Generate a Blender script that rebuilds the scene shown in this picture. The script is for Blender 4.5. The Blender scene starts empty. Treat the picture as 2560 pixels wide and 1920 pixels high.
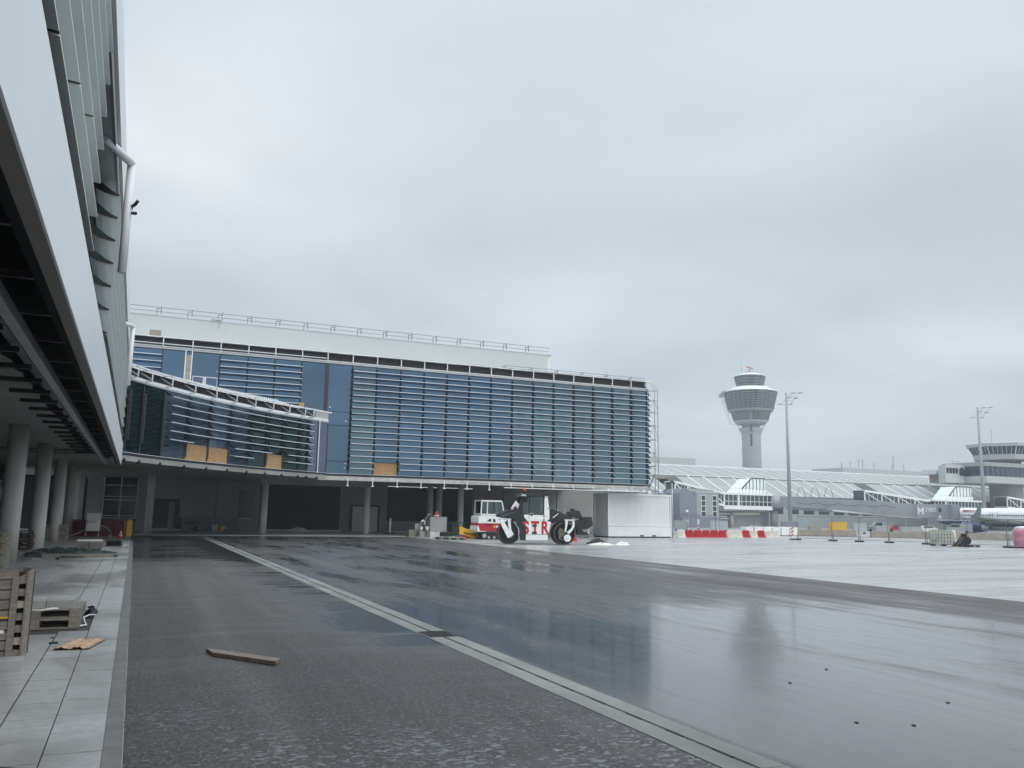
import bpy, math, random
from mathutils import Vector, Matrix
random.seed(7)
R = math.radians
S = bpy.context.scene
C = S.collection
# ------------------------------------------------------------ camera, world, sun, exposure
cd = bpy.data.cameras.new('camera'); cam = bpy.data.objects.new('camera', cd); C.objects.link(cam)
cd.sensor_width = 36; cd.lens = 36 * 2100 / 2560; cd.clip_start = .05; cd.clip_end = 3000
rx = Vector((0.9137233, -0.40598146, 0.01699391)); up = Vector((-0.07764194, -0.13338778, 0.98801793)); fw = Vector((0.39885018, 0.90409444, 0.15340071))
cam.matrix_world = Matrix(((rx.x, up.x, -fw.x, 0), (rx.y, up.y, -fw.y, 0), (rx.z, up.z, -fw.z, 1.75), (0, 0, 0, 1)))
S.camera = cam
S.view_settings.view_transform = 'Standard'; S.view_settings.look = 'None'; S.view_settings.exposure = 0.06
SUN_EL, SUN_ROT = R(38), R(162)
PATCH = (.02, 1.72)
W = bpy.data.worlds.new('World'); S.world = W; W.use_nodes = True
nt = W.node_tree; N = nt.nodes; L = nt.links
for n in list(N): N.remove(n)
out = N.new('ShaderNodeOutputWorld'); bg = N.new('ShaderNodeBackground'); L.new(bg.outputs[0], out.inputs[0])
sky = N.new('ShaderNodeTexSky'); sky.sky_type = 'NISHITA'; sky.sun_disc = False; sky.sun_elevation = SUN_EL; sky.sun_rotation = SUN_ROT
tc = N.new('ShaderNodeTexCoord'); sep = N.new('ShaderNodeSeparateXYZ'); L.new(tc.outputs['Generated'], sep.inputs[0])
# cloud deck: project the view direction on to a high flat layer so the clouds flatten towards the horizon
zz = N.new('ShaderNodeMath'); zz.operation = 'MAXIMUM'; zz.inputs[1].default_value = 0.0; L.new(sep.outputs[2], zz.inputs[0])
za = N.new('ShaderNodeMath'); za.operation = 'ADD'; za.inputs[1].default_value = 0.16; L.new(zz.outputs[0], za.inputs[0])
dx = N.new('ShaderNodeMath'); dx.operation = 'DIVIDE'; L.new(sep.outputs[0], dx.inputs[0]); L.new(za.outputs[0], dx.inputs[1])
dy = N.new('ShaderNodeMath'); dy.operation = 'DIVIDE'; L.new(sep.outputs[1], dy.inputs[0]); L.new(za.outputs[0], dy.inputs[1])
cmb = N.new('ShaderNodeCombineXYZ'); L.new(dx.outputs[0], cmb.inputs[0]); L.new(dy.outputs[0], cmb.inputs[1])
nz = N.new('ShaderNodeTexNoise'); nz.inputs['Scale'].default_value = 0.85; nz.inputs['Detail'].default_value = 6; nz.inputs['Roughness'].default_value = .5; nz.inputs['Distortion'].default_value = .35
mpw = N.new('ShaderNodeMapping'); mpw.inputs['Location'].default_value = (3.1, 1.7, 0); L.new(cmb.outputs[0], mpw.inputs[0]); L.new(mpw.outputs[0], nz.inputs['Vector'])
cr = N.new('ShaderNodeValToRGB'); L.new(nz.outputs[0], cr.inputs[0])
cr.color_ramp.elements[0].position = .34; cr.color_ramp.elements[0].color = (.53, .57, .62, 1)
cr.color_ramp.elements[1].position = .68; cr.color_ramp.elements[1].color = (.68, .755, .805, 1)
# CIE-like overcast sky: brighter towards the zenith
gr = N.new('ShaderNodeMapRange'); gr.inputs[1].default_value = .60; gr.inputs[2].default_value = .92; gr.inputs[3].default_value = 1.08; gr.inputs[4].default_value = 3.6; L.new(sep.outputs[2], gr.inputs[0])
ml = N.new('ShaderNodeMix'); ml.data_type = 'RGBA'; ml.blend_type = 'MULTIPLY'; ml.inputs[0].default_value = 1; # one thinner, brighter patch of cloud
vm = N.new('ShaderNodeVectorMath'); vm.operation = 'SUBTRACT'; L.new(cmb.outputs[0], vm.inputs[0]); vm.inputs[1].default_value = (PATCH[0], PATCH[1], 0)
nb = N.new('ShaderNodeTexNoise'); nb.inputs['Scale'].default_value = 2.2; nb.inputs['Detail'].default_value = 5; L.new(cmb.outputs[0], nb.inputs['Vector'])
ln_ = N.new('ShaderNodeVectorMath'); ln_.operation = 'LENGTH'; L.new(vm.outputs[0], ln_.inputs[0])
pa = N.new('ShaderNodeMapRange'); pa.interpolation_type = 'SMOOTHSTEP'; pa.inputs[1].default_value = .75; pa.inputs[2].default_value = .05; pa.inputs[3].default_value = 0; pa.inputs[4].default_value = 1; L.new(ln_.outputs['Value'], pa.inputs[0])
pb = N.new('ShaderNodeMath'); pb.operation = 'MULTIPLY'; L.new(pa.outputs[0], pb.inputs[0]); L.new(nb.outputs[0], pb.inputs[1])
pc_ = N.new('ShaderNodeMix'); pc_.data_type = 'RGBA'; pc_.blend_type = 'MIX'; L.new(pb.outputs[0], pc_.inputs[0]); L.new(cr.outputs[0], pc_.inputs[6]); pc_.inputs[7].default_value = (.92, .965, .98, 1)
L.new(pc_.outputs[2], ml.inputs[6]); L.new(gr.outputs[0], ml.inputs[7])
sc = N.new('ShaderNodeMix'); sc.data_type = 'RGBA'; sc.blend_type = 'MULTIPLY'; sc.inputs[0].default_value = 1; L.new(sky.outputs[0], sc.inputs[6]); sc.inputs[7].default_value = (.1, .1, .1, 1)
ad = N.new('ShaderNodeMix'); ad.data_type = 'RGBA'; ad.blend_type = 'MIX'; ad.inputs[0].default_value = .93; L.new(sc.outputs[2], ad.inputs[6]); L.new(ml.outputs[2], ad.inputs[7])
L.new(ad.outputs[2], bg.inputs[0]); bg.inputs[1].default_value = 1.0
sd = bpy.data.lights.new('sun', 'SUN'); sd.energy = 1.3; sd.angle = R(50); sd.color = (1, .97, .93)
sun = bpy.data.objects.new('sun', sd); C.objects.link(sun)
d = Vector((math.sin(SUN_ROT) * math.cos(SUN_EL), math.cos(SUN_ROT) * math.cos(SUN_EL), math.sin(SUN_EL)))
sun.rotation_euler = d.to_track_quat('Z', 'Y').to_euler()

# ------------------------------------------------------------ materials
def pm(name, col, rough=.6, metal=0., var=.12, scale=1.5, bump=0., bscale=None, spec=.5, coat=0, emit=None, stretch=(1, 1, 1), world=False):
    m = bpy.data.materials.new(name); m.use_nodes = True; t = m.node_tree; b = t.nodes['Principled BSDF']
    b.inputs['Roughness'].default_value = rough; b.inputs['Metallic'].default_value = metal; b.inputs['Specular IOR Level'].default_value = spec
    b.inputs['Coat Weight'].default_value = coat
    if emit: b.inputs['Emission Color'].default_value = (*emit[:3], 1); b.inputs['Emission Strength'].default_value = emit[3]
    if world: src = t.nodes.new('ShaderNodeNewGeometry').outputs['Position']
    else: src = t.nodes.new('ShaderNodeTexCoord').outputs['Object']
    mp = t.nodes.new('ShaderNodeMapping'); mp.inputs['Scale'].default_value = stretch; t.links.new(src, mp.inputs[0])
    n = t.nodes.new('ShaderNodeTexNoise'); n.inputs['Scale'].default_value = scale; n.inputs['Detail'].default_value = 6; n.inputs['Roughness'].default_value = .6
    t.links.new(mp.outputs[0], n.inputs['Vector'])
    r = t.nodes.new('ShaderNodeMapRange'); r.inputs[1].default_value = .3; r.inputs[2].default_value = .7; r.inputs[3].default_value = 1 - var; r.inputs[4].default_value = 1 + var
    t.links.new(n.outputs[0], r.inputs[0])
    mx = t.nodes.new('ShaderNodeMix'); mx.data_type = 'RGBA'; mx.blend_type = 'MULTIPLY'; mx.inputs[0].default_value = 1; mx.inputs[6].default_value = (*col, 1)
    t.links.new(r.outputs[0], mx.inputs[7]); t.links.new(mx.outputs[2], b.inputs['Base Color'])
    rr = t.nodes.new('ShaderNodeMapRange'); rr.inputs[3].default_value = max(0, rough - .08); rr.inputs[4].default_value = min(1, rough + .08); t.links.new(n.outputs[0], rr.inputs[0]); t.links.new(rr.outputs[0], b.inputs['Roughness'])
    if bump:
        n2 = t.nodes.new('ShaderNodeTexNoise'); n2.inputs['Scale'].default_value = bscale or scale * 8; n2.inputs['Detail'].default_value = 4; t.links.new(mp.outputs[0], n2.inputs['Vector'])
        bp = t.nodes.new('ShaderNodeBump'); bp.inputs['Strength'].default_value = bump; bp.inputs['Distance'].default_value = .02
        t.links.new(n2.outputs[0], bp.inputs['Height']); t.links.new(bp.outputs[0], b.inputs['Normal'])
    return m
def glassmat(name, tint, transp, rough=.03, wave=.02, diff=.12, dk=.35):
    # coated facade glass: strong tinted reflection, part see-through
    m = bpy.data.materials.new(name); m.use_nodes = True; t = m.node_tree; n = t.nodes; l = t.links
    for q in list(n): n.remove(q)
    o = n.new('ShaderNodeOutputMaterial'); gl = n.new('ShaderNodeBsdfGlossy'); gl.inputs['Roughness'].default_value = rough
    tr = n.new('ShaderNodeBsdfTransparent'); tr.inputs[0].default_value = (.55, .68, .78, 1)
    mi = n.new('ShaderNodeMixShader'); mi.inputs[0].default_value = transp
    df = n.new('ShaderNodeBsdfDiffuse'); df.inputs[0].default_value = (tint[0] * dk, tint[1] * dk, tint[2] * dk, 1)
    mg = n.new('ShaderNodeMixShader'); mg.inputs[0].default_value = diff
    g = n.new('ShaderNodeNewGeometry'); ns = n.new('ShaderNodeTexNoise'); ns.inputs['Scale'].default_value = .35; l.new(g.outputs['Position'], ns.inputs['Vector'])
    mr = n.new('ShaderNodeMapRange'); mr.inputs[3].default_value = .8; mr.inputs[4].default_value = 1.2; l.new(ns.outputs[0], mr.inputs[0])
    oi = n.new('ShaderNodeObjectInfo'); mo = n.new('ShaderNodeMapRange'); mo.inputs[3].default_value = .86; mo.inputs[4].default_value = 1.16; l.new(oi.outputs['Random'], mo.inputs[0]); mm = n.new('ShaderNodeMath'); mm.operation = 'MULTIPLY'; l.new(mr.outputs[0], mm.inputs[0]); l.new(mo.outputs[0], mm.inputs[1])
    mx = n.new('ShaderNodeMix'); mx.data_type = 'RGBA'; mx.blend_type = 'MULTIPLY'; mx.inputs[0].default_value = 1; mx.inputs[6].default_value = (*tint, 1); l.new(mm.outputs[0], mx.inputs[7]); l.new(mx.outputs[2], gl.inputs[0])
    bp = n.new('ShaderNodeBump'); bp.inputs['Strength'].default_value = wave; bp.inputs['Distance'].default_value = .3; l.new(ns.outputs[0], bp.inputs['Height']); l.new(bp.outputs[0], gl.inputs['Normal'])
    l.new(gl.outputs[0], mg.inputs[1]); l.new(df.outputs[0], mg.inputs[2])
    l.new(mg.outputs[0], mi.inputs[1]); l.new(tr.outputs[0], mi.inputs[2]); l.new(mi.outputs[0], o.inputs[0])
    return m
M = {}
M['concrete'] = pm('concrete', (.30, .31, .30), .75, var=.16, scale=.9, bump=.15, bscale=30, stretch=(1, 1, .4))
M['concrete_col'] = pm('concrete_column', (.55, .555, .535), .7, var=.22, scale=1.6, bump=.1, bscale=20, stretch=(1, 1, .25))
M['soffit'] = pm('soffit_concrete', (.33, .335, .32), .8, var=.2, scale=.6, stretch=(1, 4, 1), bump=.1, bscale=12)
M['drain_stone'] = pm('drain_stone', (.17, .175, .165), .55, var=.35, scale=1.3, bump=.15, bscale=40, stretch=(1, .5, 1), world=True)
M['kerbstone'] = pm('kerb_stone', (.13, .133, .125), .65, var=.25, scale=4, bump=.2, bscale=50)
M['slab'] = pm('paving_stone', (.33, .34, .34), .55, var=.12, scale=3, bump=.2, bscale=60)
M['white_panel'] = pm('white_panel', (.80, .82, .84), .38, var=.04, scale=.5)
M['white_metal'] = pm('white_metal', (.78, .80, .81), .4, var=.05)
M['white_paint'] = pm('white_paint', (.80, .81, .80), .35, var=.07, scale=3)
M['pale_wall'] = pm('pale_cladding', (.46, .485, .485), .5, var=.03, scale=.4)
M['blade'] = pm('louvre_metal', (.80, .84, .83), .34, metal=.0, var=.05, scale=.6)
M['blade2'] = pm('louvre_silver', (.60, .66, .72), .35, metal=.3, var=.08, scale=.5)
M['grey_metal'] = pm('grey_metal', (.42, .44, .45), .4, metal=.35, var=.1)
M['galv'] = pm('galvanised_steel', (.50, .53, .55), .4, metal=.5, var=.15, scale=4)
M['brown_trim'] = pm('brown_trim', (.20, .185, .175), .5, var=.1)
M['dark'] = pm('dark_frame', (.018, .022, .03), .45, var=.2)
M['black'] = pm('black_plastic', (.008, .009, .010), .42, var=.3, scale=4)
M['matt_dark'] = pm('matt_dark', (.028, .029, .032), .95, spec=.1)
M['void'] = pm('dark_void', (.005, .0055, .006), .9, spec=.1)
M['dark_band'] = pm('dark_membrane', (.035, .036, .036), .85, var=.35, scale=3, bump=.4, bscale=14)
M['osb'] = pm('osb_board', (.43, .28, .14), .8, var=.28, scale=9, bump=.1)
M['wood'] = pm('weathered_wood', (.22, .20, .175), .8, var=.35, scale=3, stretch=(2, 2, 9), bump=.2)
M['wood_pale'] = pm('pale_wood', (.34, .31, .26), .8, var=.3, scale=4, bump=.2)
M['wood_dark'] = pm('dark_wood', (.10, .075, .06), .7, var=.3, scale=5)
M['wet_wood'] = pm('wet_plank_wood', (.15, .115, .085), .35, var=.35, scale=3, stretch=(4, 1, 1), bump=.15)
M['darkred'] = pm('dark_red_slat', (.13, .012, .016), .5, var=.2)
M['red'] = pm('red_plastic', (.50, .03, .05), .4, var=.12, scale=3)
M['redpaint'] = pm('red_paint', (.42, .02, .03), .3, var=.1)
M['cream'] = pm('cream_plastic', (.72, .70, .62), .45, var=.12, scale=3)
M['yellow'] = pm('yellow_paint', (.72, .42, .03), .4, var=.12, scale=4)
M['orange'] = pm('orange_plastic', (.75, .10, .02), .4)
M['beacon'] = pm('orange_beacon', (.8, .12, .03), .25)
M['rubber'] = pm('rubber', (.012, .012, .012), .75, var=.3, scale=6)
M['drum_mud'] = pm('muddy_steel', (.13, .105, .08), .7, var=.45, scale=9, bump=.3)
M['steel_drum'] = pm('worn_drum_steel', (.075, .065, .055), .5, metal=.3, var=.5, scale=5, bump=.2)
M['machine_dark'] = pm('machine_charcoal', (.012, .014, .018), .38, var=.15, scale=3)
M['cabglass'] = glassmat('cab_glass', (.16, .2, .2), .45, .05)
M['glass'] = glassmat('facade_glass', (.155, .245, .345), .20)
M['glass_clear'] = glassmat('facade_glass_clear', (.20, .29, .34), .30)
M['glass_skytint'] = glassmat('link_glass_skytint', (.22, .29, .37), .25, diff=.6, dk=.62)  # diffuse blue tint stands in for sky reflected in the middle bays
M['glass_darkrefl'] = glassmat('link_glass_darkrefl', (.08, .13, .13), .35, diff=.3)  # dark green tint stands in for dark reflections in the outer bays
M['fence_steel'] = pm('weathered_fence_steel', (.16, .17, .18), .5, metal=.3)
M['glass_violet'] = glassmat('link_glass_violet', (.22, .24, .34), .2)
M['glass_dark'] = glassmat('dark_glass', (.09, .12, .15), .15)
M['glass_room'] = pm('dark_room_glass', (.012, .016, .022), .12, var=.2, spec=.25)
M['glass_far'] = glassmat('far_glass', (.16, .20, .21), .12, .12, diff=.4)  # lightened tint, part of the distance haze is in the colour
M['curtain'] = pm('pale_interior_wall', (.78, .85, .82), .8, var=.1)
M['interior'] = pm('interior_wall', (.35, .38, .39), .85, var=.3, scale=.3)
M['tarp_green'] = pm('green_tarpaulin', (.05, .075, .07), .28, var=.35, scale=5, bump=.3, bscale=8)
M['tarp_dark'] = pm('dark_fabric', (.025, .024, .024), .8, var=.3, scale=6, bump=.4)
M['tarp_white'] = pm('white_sheet', (.70, .70, .64), .5, var=.15, scale=4, bump=.3)
M['cardboard'] = pm('cardboard', (.42, .30, .19), .8, var=.3, scale=8)
M['pink'] = pm('pink_wrap', (.58, .25, .32), .3, var=.25, scale=5, bump=.5, bscale=7)
M['roof_far'] = pm('far_roof', (.31, .335, .33), .55, var=.08, scale=.5)
M['roof_rib'] = pm('far_roof_rib', (.82, .84, .84), .5, var=.02)
M['taupe'] = pm('taupe_band', (.30, .275, .25), .7, var=.1)
M['grey_clad'] = pm('grey_cladding', (.33, .36, .36), .5, var=.06, scale=.5)
M['slate_clad'] = pm('slate_cladding', (.21, .225, .27), .5, var=.05, scale=.5)
M['bridge_grey'] = pm('bridge_grey', (.33, .345, .37), .45, var=.08, scale=.4)
M['tower_conc'] = pm('tower_concrete', (.42, .44, .46), .7, var=.04, scale=.2)  # lightened base colour makes up for haze kept thin
M['navy'] = pm('navy_paint', (.012, .03, .12), .25, var=.1)
M['fuselage'] = pm('aircraft_white', (.84, .85, .86), .25, var=.02)
M['wingmat'] = pm('wing_grey', (.20, .22, .21), .4, var=.1)
M['lit'] = pm('lit_lamp', (.9, .85, .7), .5, emit=(1, .85, .6, 1.6))
M['barrier_conc'] = pm('barrier_concrete', (.26, .235, .2), .85, var=.2, scale=1.5, bump=.2)
M['wrapwhite'] = pm('white_foil', (.78, .80, .80), .35, var=.06, scale=3, bump=.3, bscale=6)
M['carsilver'] = pm('silver_paint', (.45, .47, .48), .25, metal=.5)
M['carwhite'] = pm('car_white', (.75, .76, .76), .25)
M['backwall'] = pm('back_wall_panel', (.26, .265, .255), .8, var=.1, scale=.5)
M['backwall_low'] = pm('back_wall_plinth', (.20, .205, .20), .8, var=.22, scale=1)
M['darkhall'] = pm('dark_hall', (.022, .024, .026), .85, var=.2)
M['door_white'] = pm('pale_door', (.55, .58, .6), .5, var=.05)
M['silt'] = pm('silt', (.05, .045, .04), .9, var=.4, scale=10)

# ------------------------------------------------------------ mesh builder
class MB:
    def __init__(s): s.v = []; s.f = []; s.sm = []
    def add(s, vs, fs, smooth=False):
        b = len(s.v); s.v += [tuple(q) for q in vs]; s.f += [tuple(i + b for i in f) for f in fs]; s.sm += [smooth] * len(fs); return s
    def box(s, x0, x1, y0, y1, z0, z1):
        x0, x1 = sorted((x0, x1)); y0, y1 = sorted((y0, y1)); z0, z1 = sorted((z0, z1))
        return s.add([(x, y, z) for z in (z0, z1) for y in (y0, y1) for x in (x0, x1)],
              [(0, 2, 3, 1), (4, 5, 7, 6), (0, 1, 5, 4), (2, 6, 7, 3), (0, 4, 6, 2), (1, 3, 7, 5)])
    def rbox(s, x0, x1, y0, y1, z0, z1, r=.05):      # box with rounded vertical+horizontal edges in the x-z outline
        pts = []
        for cx_, cz_, a0 in ((x1 - r, z1 - r, 0), (x0 + r, z1 - r, 90), (x0 + r, z0 + r, 180), (x1 - r, z0 + r, 270)):
            for k in range(4): a = R(a0 + k * 30); pts.append((cx_ + r * math.cos(a), cz_ + r * math.sin(a)))
        return s.prism(pts, 'y', y0, y1)
    def obox(s, p0, p1, w, h):                        # beam from p0 to p1, width w (sideways) and height h
        p0, p1 = Vector(p0), Vector(p1); a = (p1 - p0).normalized()
        u = Vector((0, 0, 1)) if abs(a.z) < .95 else Vector((1, 0, 0))
        q = a.cross(u).normalized(); u = q.cross(a).normalized()
        vs = [p + q * (i * w / 2) + u * (j * h / 2) for p in (p0, p1) for i, j in ((-1, -1), (1, -1), (1, 1), (-1, 1))]
        return s.add(vs, [(3, 2, 1, 0), (4, 5, 6, 7), (0, 1, 5, 4), (1, 2, 6, 5), (2, 3, 7, 6), (3, 0, 4, 7)])
    def tube(s, pts, r, n=8, cap=True, r1=None):
        pts = [Vector(p) for p in pts]; m = len(pts); rings = []
        for i, p in enumerate(pts):
            a = (pts[min(i + 1, m - 1)] - pts[max(i - 1, 0)]).normalized()
            u = Vector((0, 0, 1)) if abs(a.z) < .9 else Vector((1, 0, 0))
            q = a.cross(u).normalized(); w = q.cross(a)
            rr = r if r1 is None else r + (r1 - r) * i / (m - 1)
            rings.append([p + (q * math.cos(t) + w * math.sin(t)) * rr for t in [2 * math.pi * k / n for k in range(n)]])
        vs = [v for g in rings for v in g]; fs = []
        for i in range(m - 1):
            for k in range(n): fs.append((i * n + k, i * n + (k + 1) % n, (i + 1) * n + (k + 1) % n, (i + 1) * n + k))
        s.add(vs, fs, n > 5)
        if cap:
            b = len(s.v) - len(vs)
            s.f += [tuple(b + k for k in reversed(range(n))), tuple(b + (m - 1) * n + k for k in range(n))]; s.sm += [False, False]
        return s
    def prism(s, pts, ax, d0, d1, smooth=False):      # 2-D outline extruded along an axis; pts are (x,z) for y, (x,y) for z, (y,z) for x
        n = len(pts)
        def mk(p, d): return {'y': (p[0], d, p[1]), 'z': (p[0], p[1], d), 'x': (d, p[0], p[1])}[ax]
        vs = [mk(p, d0) for p in pts] + [mk(p, d1) for p in pts]
        b = len(s.v); s.add(vs, [(i, (i + 1) % n, n + (i + 1) % n, n + i) for i in range(n)], smooth)
        s.f += [tuple(b + i for i in range(n)), tuple(b + n + i for i in reversed(range(n)))]; s.sm += [False, False]
        return s
    def lathe(s, prof, cx=0, cy=0, n=24, smooth=True, rot=0):
        vs = []; 
        for r, z in prof:
            for k in range(n): a = rot + 2 * math.pi * k / n; vs.append((cx + r * math.cos(a), cy + r * math.sin(a), z))
        fs = [(i * n + k, i * n + (k + 1) % n, (i + 1) * n + (k + 1) % n, (i + 1) * n + k) for i in range(len(prof) - 1) for k in range(n)]
        s.add(vs, fs, smooth); b = len(s.v) - len(vs)
        s.f += [tuple(b + k for k in reversed(range(n))), tuple(b + (len(prof) - 1) * n + k for k in range(n))]; s.sm += [False, False]
        return s
    def wheel(s, cx, cz, r, y0, y1, n=24, r0=0):      # solid disc (axis y)
        vs = [(cx + r * math.cos(2 * math.pi * k / n), y, cz + r * math.sin(2 * math.pi * k / n)) for y in (y0, y1) for k in range(n)]
        b = len(s.v); s.add(vs, [(k, (k + 1) % n, n + (k + 1) % n, n + k) for k in range(n)], True)
        if r0:
            vi = [(cx + r0 * math.cos(2 * math.pi * k / n), y, cz + r0 * math.sin(2 * math.pi * k / n)) for y in (y0, y1) for k in range(n)]
            c = len(s.v); s.add(vi, [(k, n + k, n + (k + 1) % n, (k + 1) % n) for k in range(n)], True)
            for k in range(n):
                s.f.append((b + k, c + k, c + (k + 1) % n, b + (k + 1) % n)); s.f.append((b + n + k, b + n + (k + 1) % n, c + n + (k + 1) % n, c + n + k)); s.sm += [False, False]
        else:
            s.f += [tuple(b + k for k in range(n)), tuple(b + n + k for k in reversed(range(n)))]; s.sm += [False, False]
        return s
    def build(s, name, mat, parent=None, world=True):
        root = parent
        while root is not None and root.parent is not None: root = root.parent
        vs = s.v
        if root is not None and world:
            inv = Matrix.LocRotScale(root.location, root.rotation_euler, None).inverted(); vs = [tuple(inv @ Vector(q)) for q in vs]
        me = bpy.data.meshes.new(name); me.from_pydata(vs, [], s.f); me.update()
        me.polygons.foreach_set('use_smooth', s.sm)
        o = bpy.data.objects.new(name, me); C.objects.link(o)
        if mat: me.materials.append(M[mat] if isinstance(mat, str) else mat)
        if parent: o.parent = parent
        return o
def fixn(o):
    import bmesh
    bm = bmesh.new(); bm.from_mesh(o.data); bmesh.ops.recalc_face_normals(bm, faces=bm.faces); bm.to_mesh(o.data); bm.free(); return o
def tag(o, label=None, cat=None, group=None, kind=None):
    if label: o['label'] = label
    if cat: o['category'] = cat
    if group: o['group'] = group
    if kind: o['kind'] = kind
    return o
def thing(name, label, cat, loc=(0, 0, 0), rz=0, group=None):
    o = bpy.data.objects.new(name, None); C.objects.link(o); o.empty_display_size = .3
    o.location = loc; o.rotation_euler = (0, 0, rz); return tag(o, label, cat, group)
def dup(root, loc, rz=None, label=None, sc=None):
    r = root.copy(); C.objects.link(r); r.location = loc
    if rz is not None: r.rotation_euler = (0, 0, rz)
    if sc: r.scale = sc
    if label: r['label'] = label
    for ch in root.children:
        c = ch.copy(); C.objects.link(c); c.parent = r
        for g in ch.children:
            e = g.copy(); C.objects.link(e); e.parent = c
    return r
def struct(o): o['kind'] = 'structure'; return o
def text(name, s, size, depth, mat, parent, loc, rot, extra=0.0, sx=1.0):
    cu = bpy.data.curves.new(name, 'FONT'); cu.body = s; cu.size = size; cu.extrude = depth; cu.offset = extra
    ob = bpy.data.objects.new(name, cu); C.objects.link(ob); dg = bpy.context.evaluated_depsgraph_get()
    me = bpy.data.meshes.new_from_object(ob.evaluated_get(dg)); C.objects.unlink(ob); bpy.data.objects.remove(ob)
    me.materials.clear(); me.materials.append(M[mat])
    o = bpy.data.objects.new(name, me); C.objects.link(o); o.parent = parent; o.location = loc; o.rotation_euler = rot; o.scale = (sx, 1, 1); return o

# ------------------------------------------------------------ ground
def groundmat(name, col, build):
    m = bpy.data.materials.new(name); m.use_nodes = True; t = m.node_tree; b = t.nodes['Principled BSDF']; b.inputs['IOR'].default_value = 1.5
    pos = t.nodes.new('ShaderNodeNewGeometry').outputs['Position']
    class G: pass
    g = G()
    def noise(scale, stretch=(1, 1, 1), detail=5, rough=.55, dist=0, off=(0, 0, 0)):
        mp = t.nodes.new('ShaderNodeMapping'); mp.inputs['Scale'].default_value = stretch; mp.inputs['Location'].default_value = off; t.links.new(pos, mp.inputs[0])
        n = t.nodes.new('ShaderNodeTexNoise'); n.inputs['Scale'].default_value = scale; n.inputs['Detail'].default_value = detail; n.inputs['Roughness'].default_value = rough; n.inputs['Distortion'].default_value = dist
        t.links.new(mp.outputs[0], n.inputs['Vector']); return n.outputs[0]
    def ramp(s, a, b_, lo=0., hi=1.):
        r = t.nodes.new('ShaderNodeMapRange'); r.interpolation_type = 'SMOOTHSTEP'; r.inputs[1].default_value = a; r.inputs[2].default_value = b_; r.inputs[3].default_value = lo; r.inputs[4].default_value = hi; t.links.new(s, r.inputs[0]); return r.outputs[0]
    def op(o, a, c):
        q = t.nodes.new('ShaderNodeMath'); q.operation = o
        for i, v in enumerate((a, c)):
            if isinstance(v, (int, float)): q.inputs[i].default_value = v
            else: t.links.new(v, q.inputs[i])
        return q.outputs[0]
    def mixc(f, a, c):
        q = t.nodes.new('ShaderNodeMix'); q.data_type = 'RGBA'
        for i, v in ((0, f), (6, a), (7, c)):
            if isinstance(v, tuple): q.inputs[i].default_value = (*v, 1)
            elif isinstance(v, (int, float)): q.inputs[i].default_value = v
            else: t.links.new(v, q.inputs[i])
        return q.outputs[2]
    sp = t.nodes.new('ShaderNodeSeparateXYZ'); t.links.new(pos, sp.inputs[0])
    g.noise, g.ramp, g.op, g.mixc, g.x, g.y, g.t, g.b = noise, ramp, op, mixc, sp.outputs[0], sp.outputs[1], t, b
    def bump(h, st, dist):
        bp = t.nodes.new('ShaderNodeBump'); bp.inputs['Distance'].default_value = dist
        if isinstance(st, (int, float)): bp.inputs['Strength'].default_value = st
        else: t.links.new(st, bp.inputs['Strength'])
        t.links.new(h, bp.inputs['Height']); t.links.new(bp.outputs[0], b.inputs['Normal'])
    g.bump = bump
    g.link = t.links.new
    build(g); return m
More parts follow.
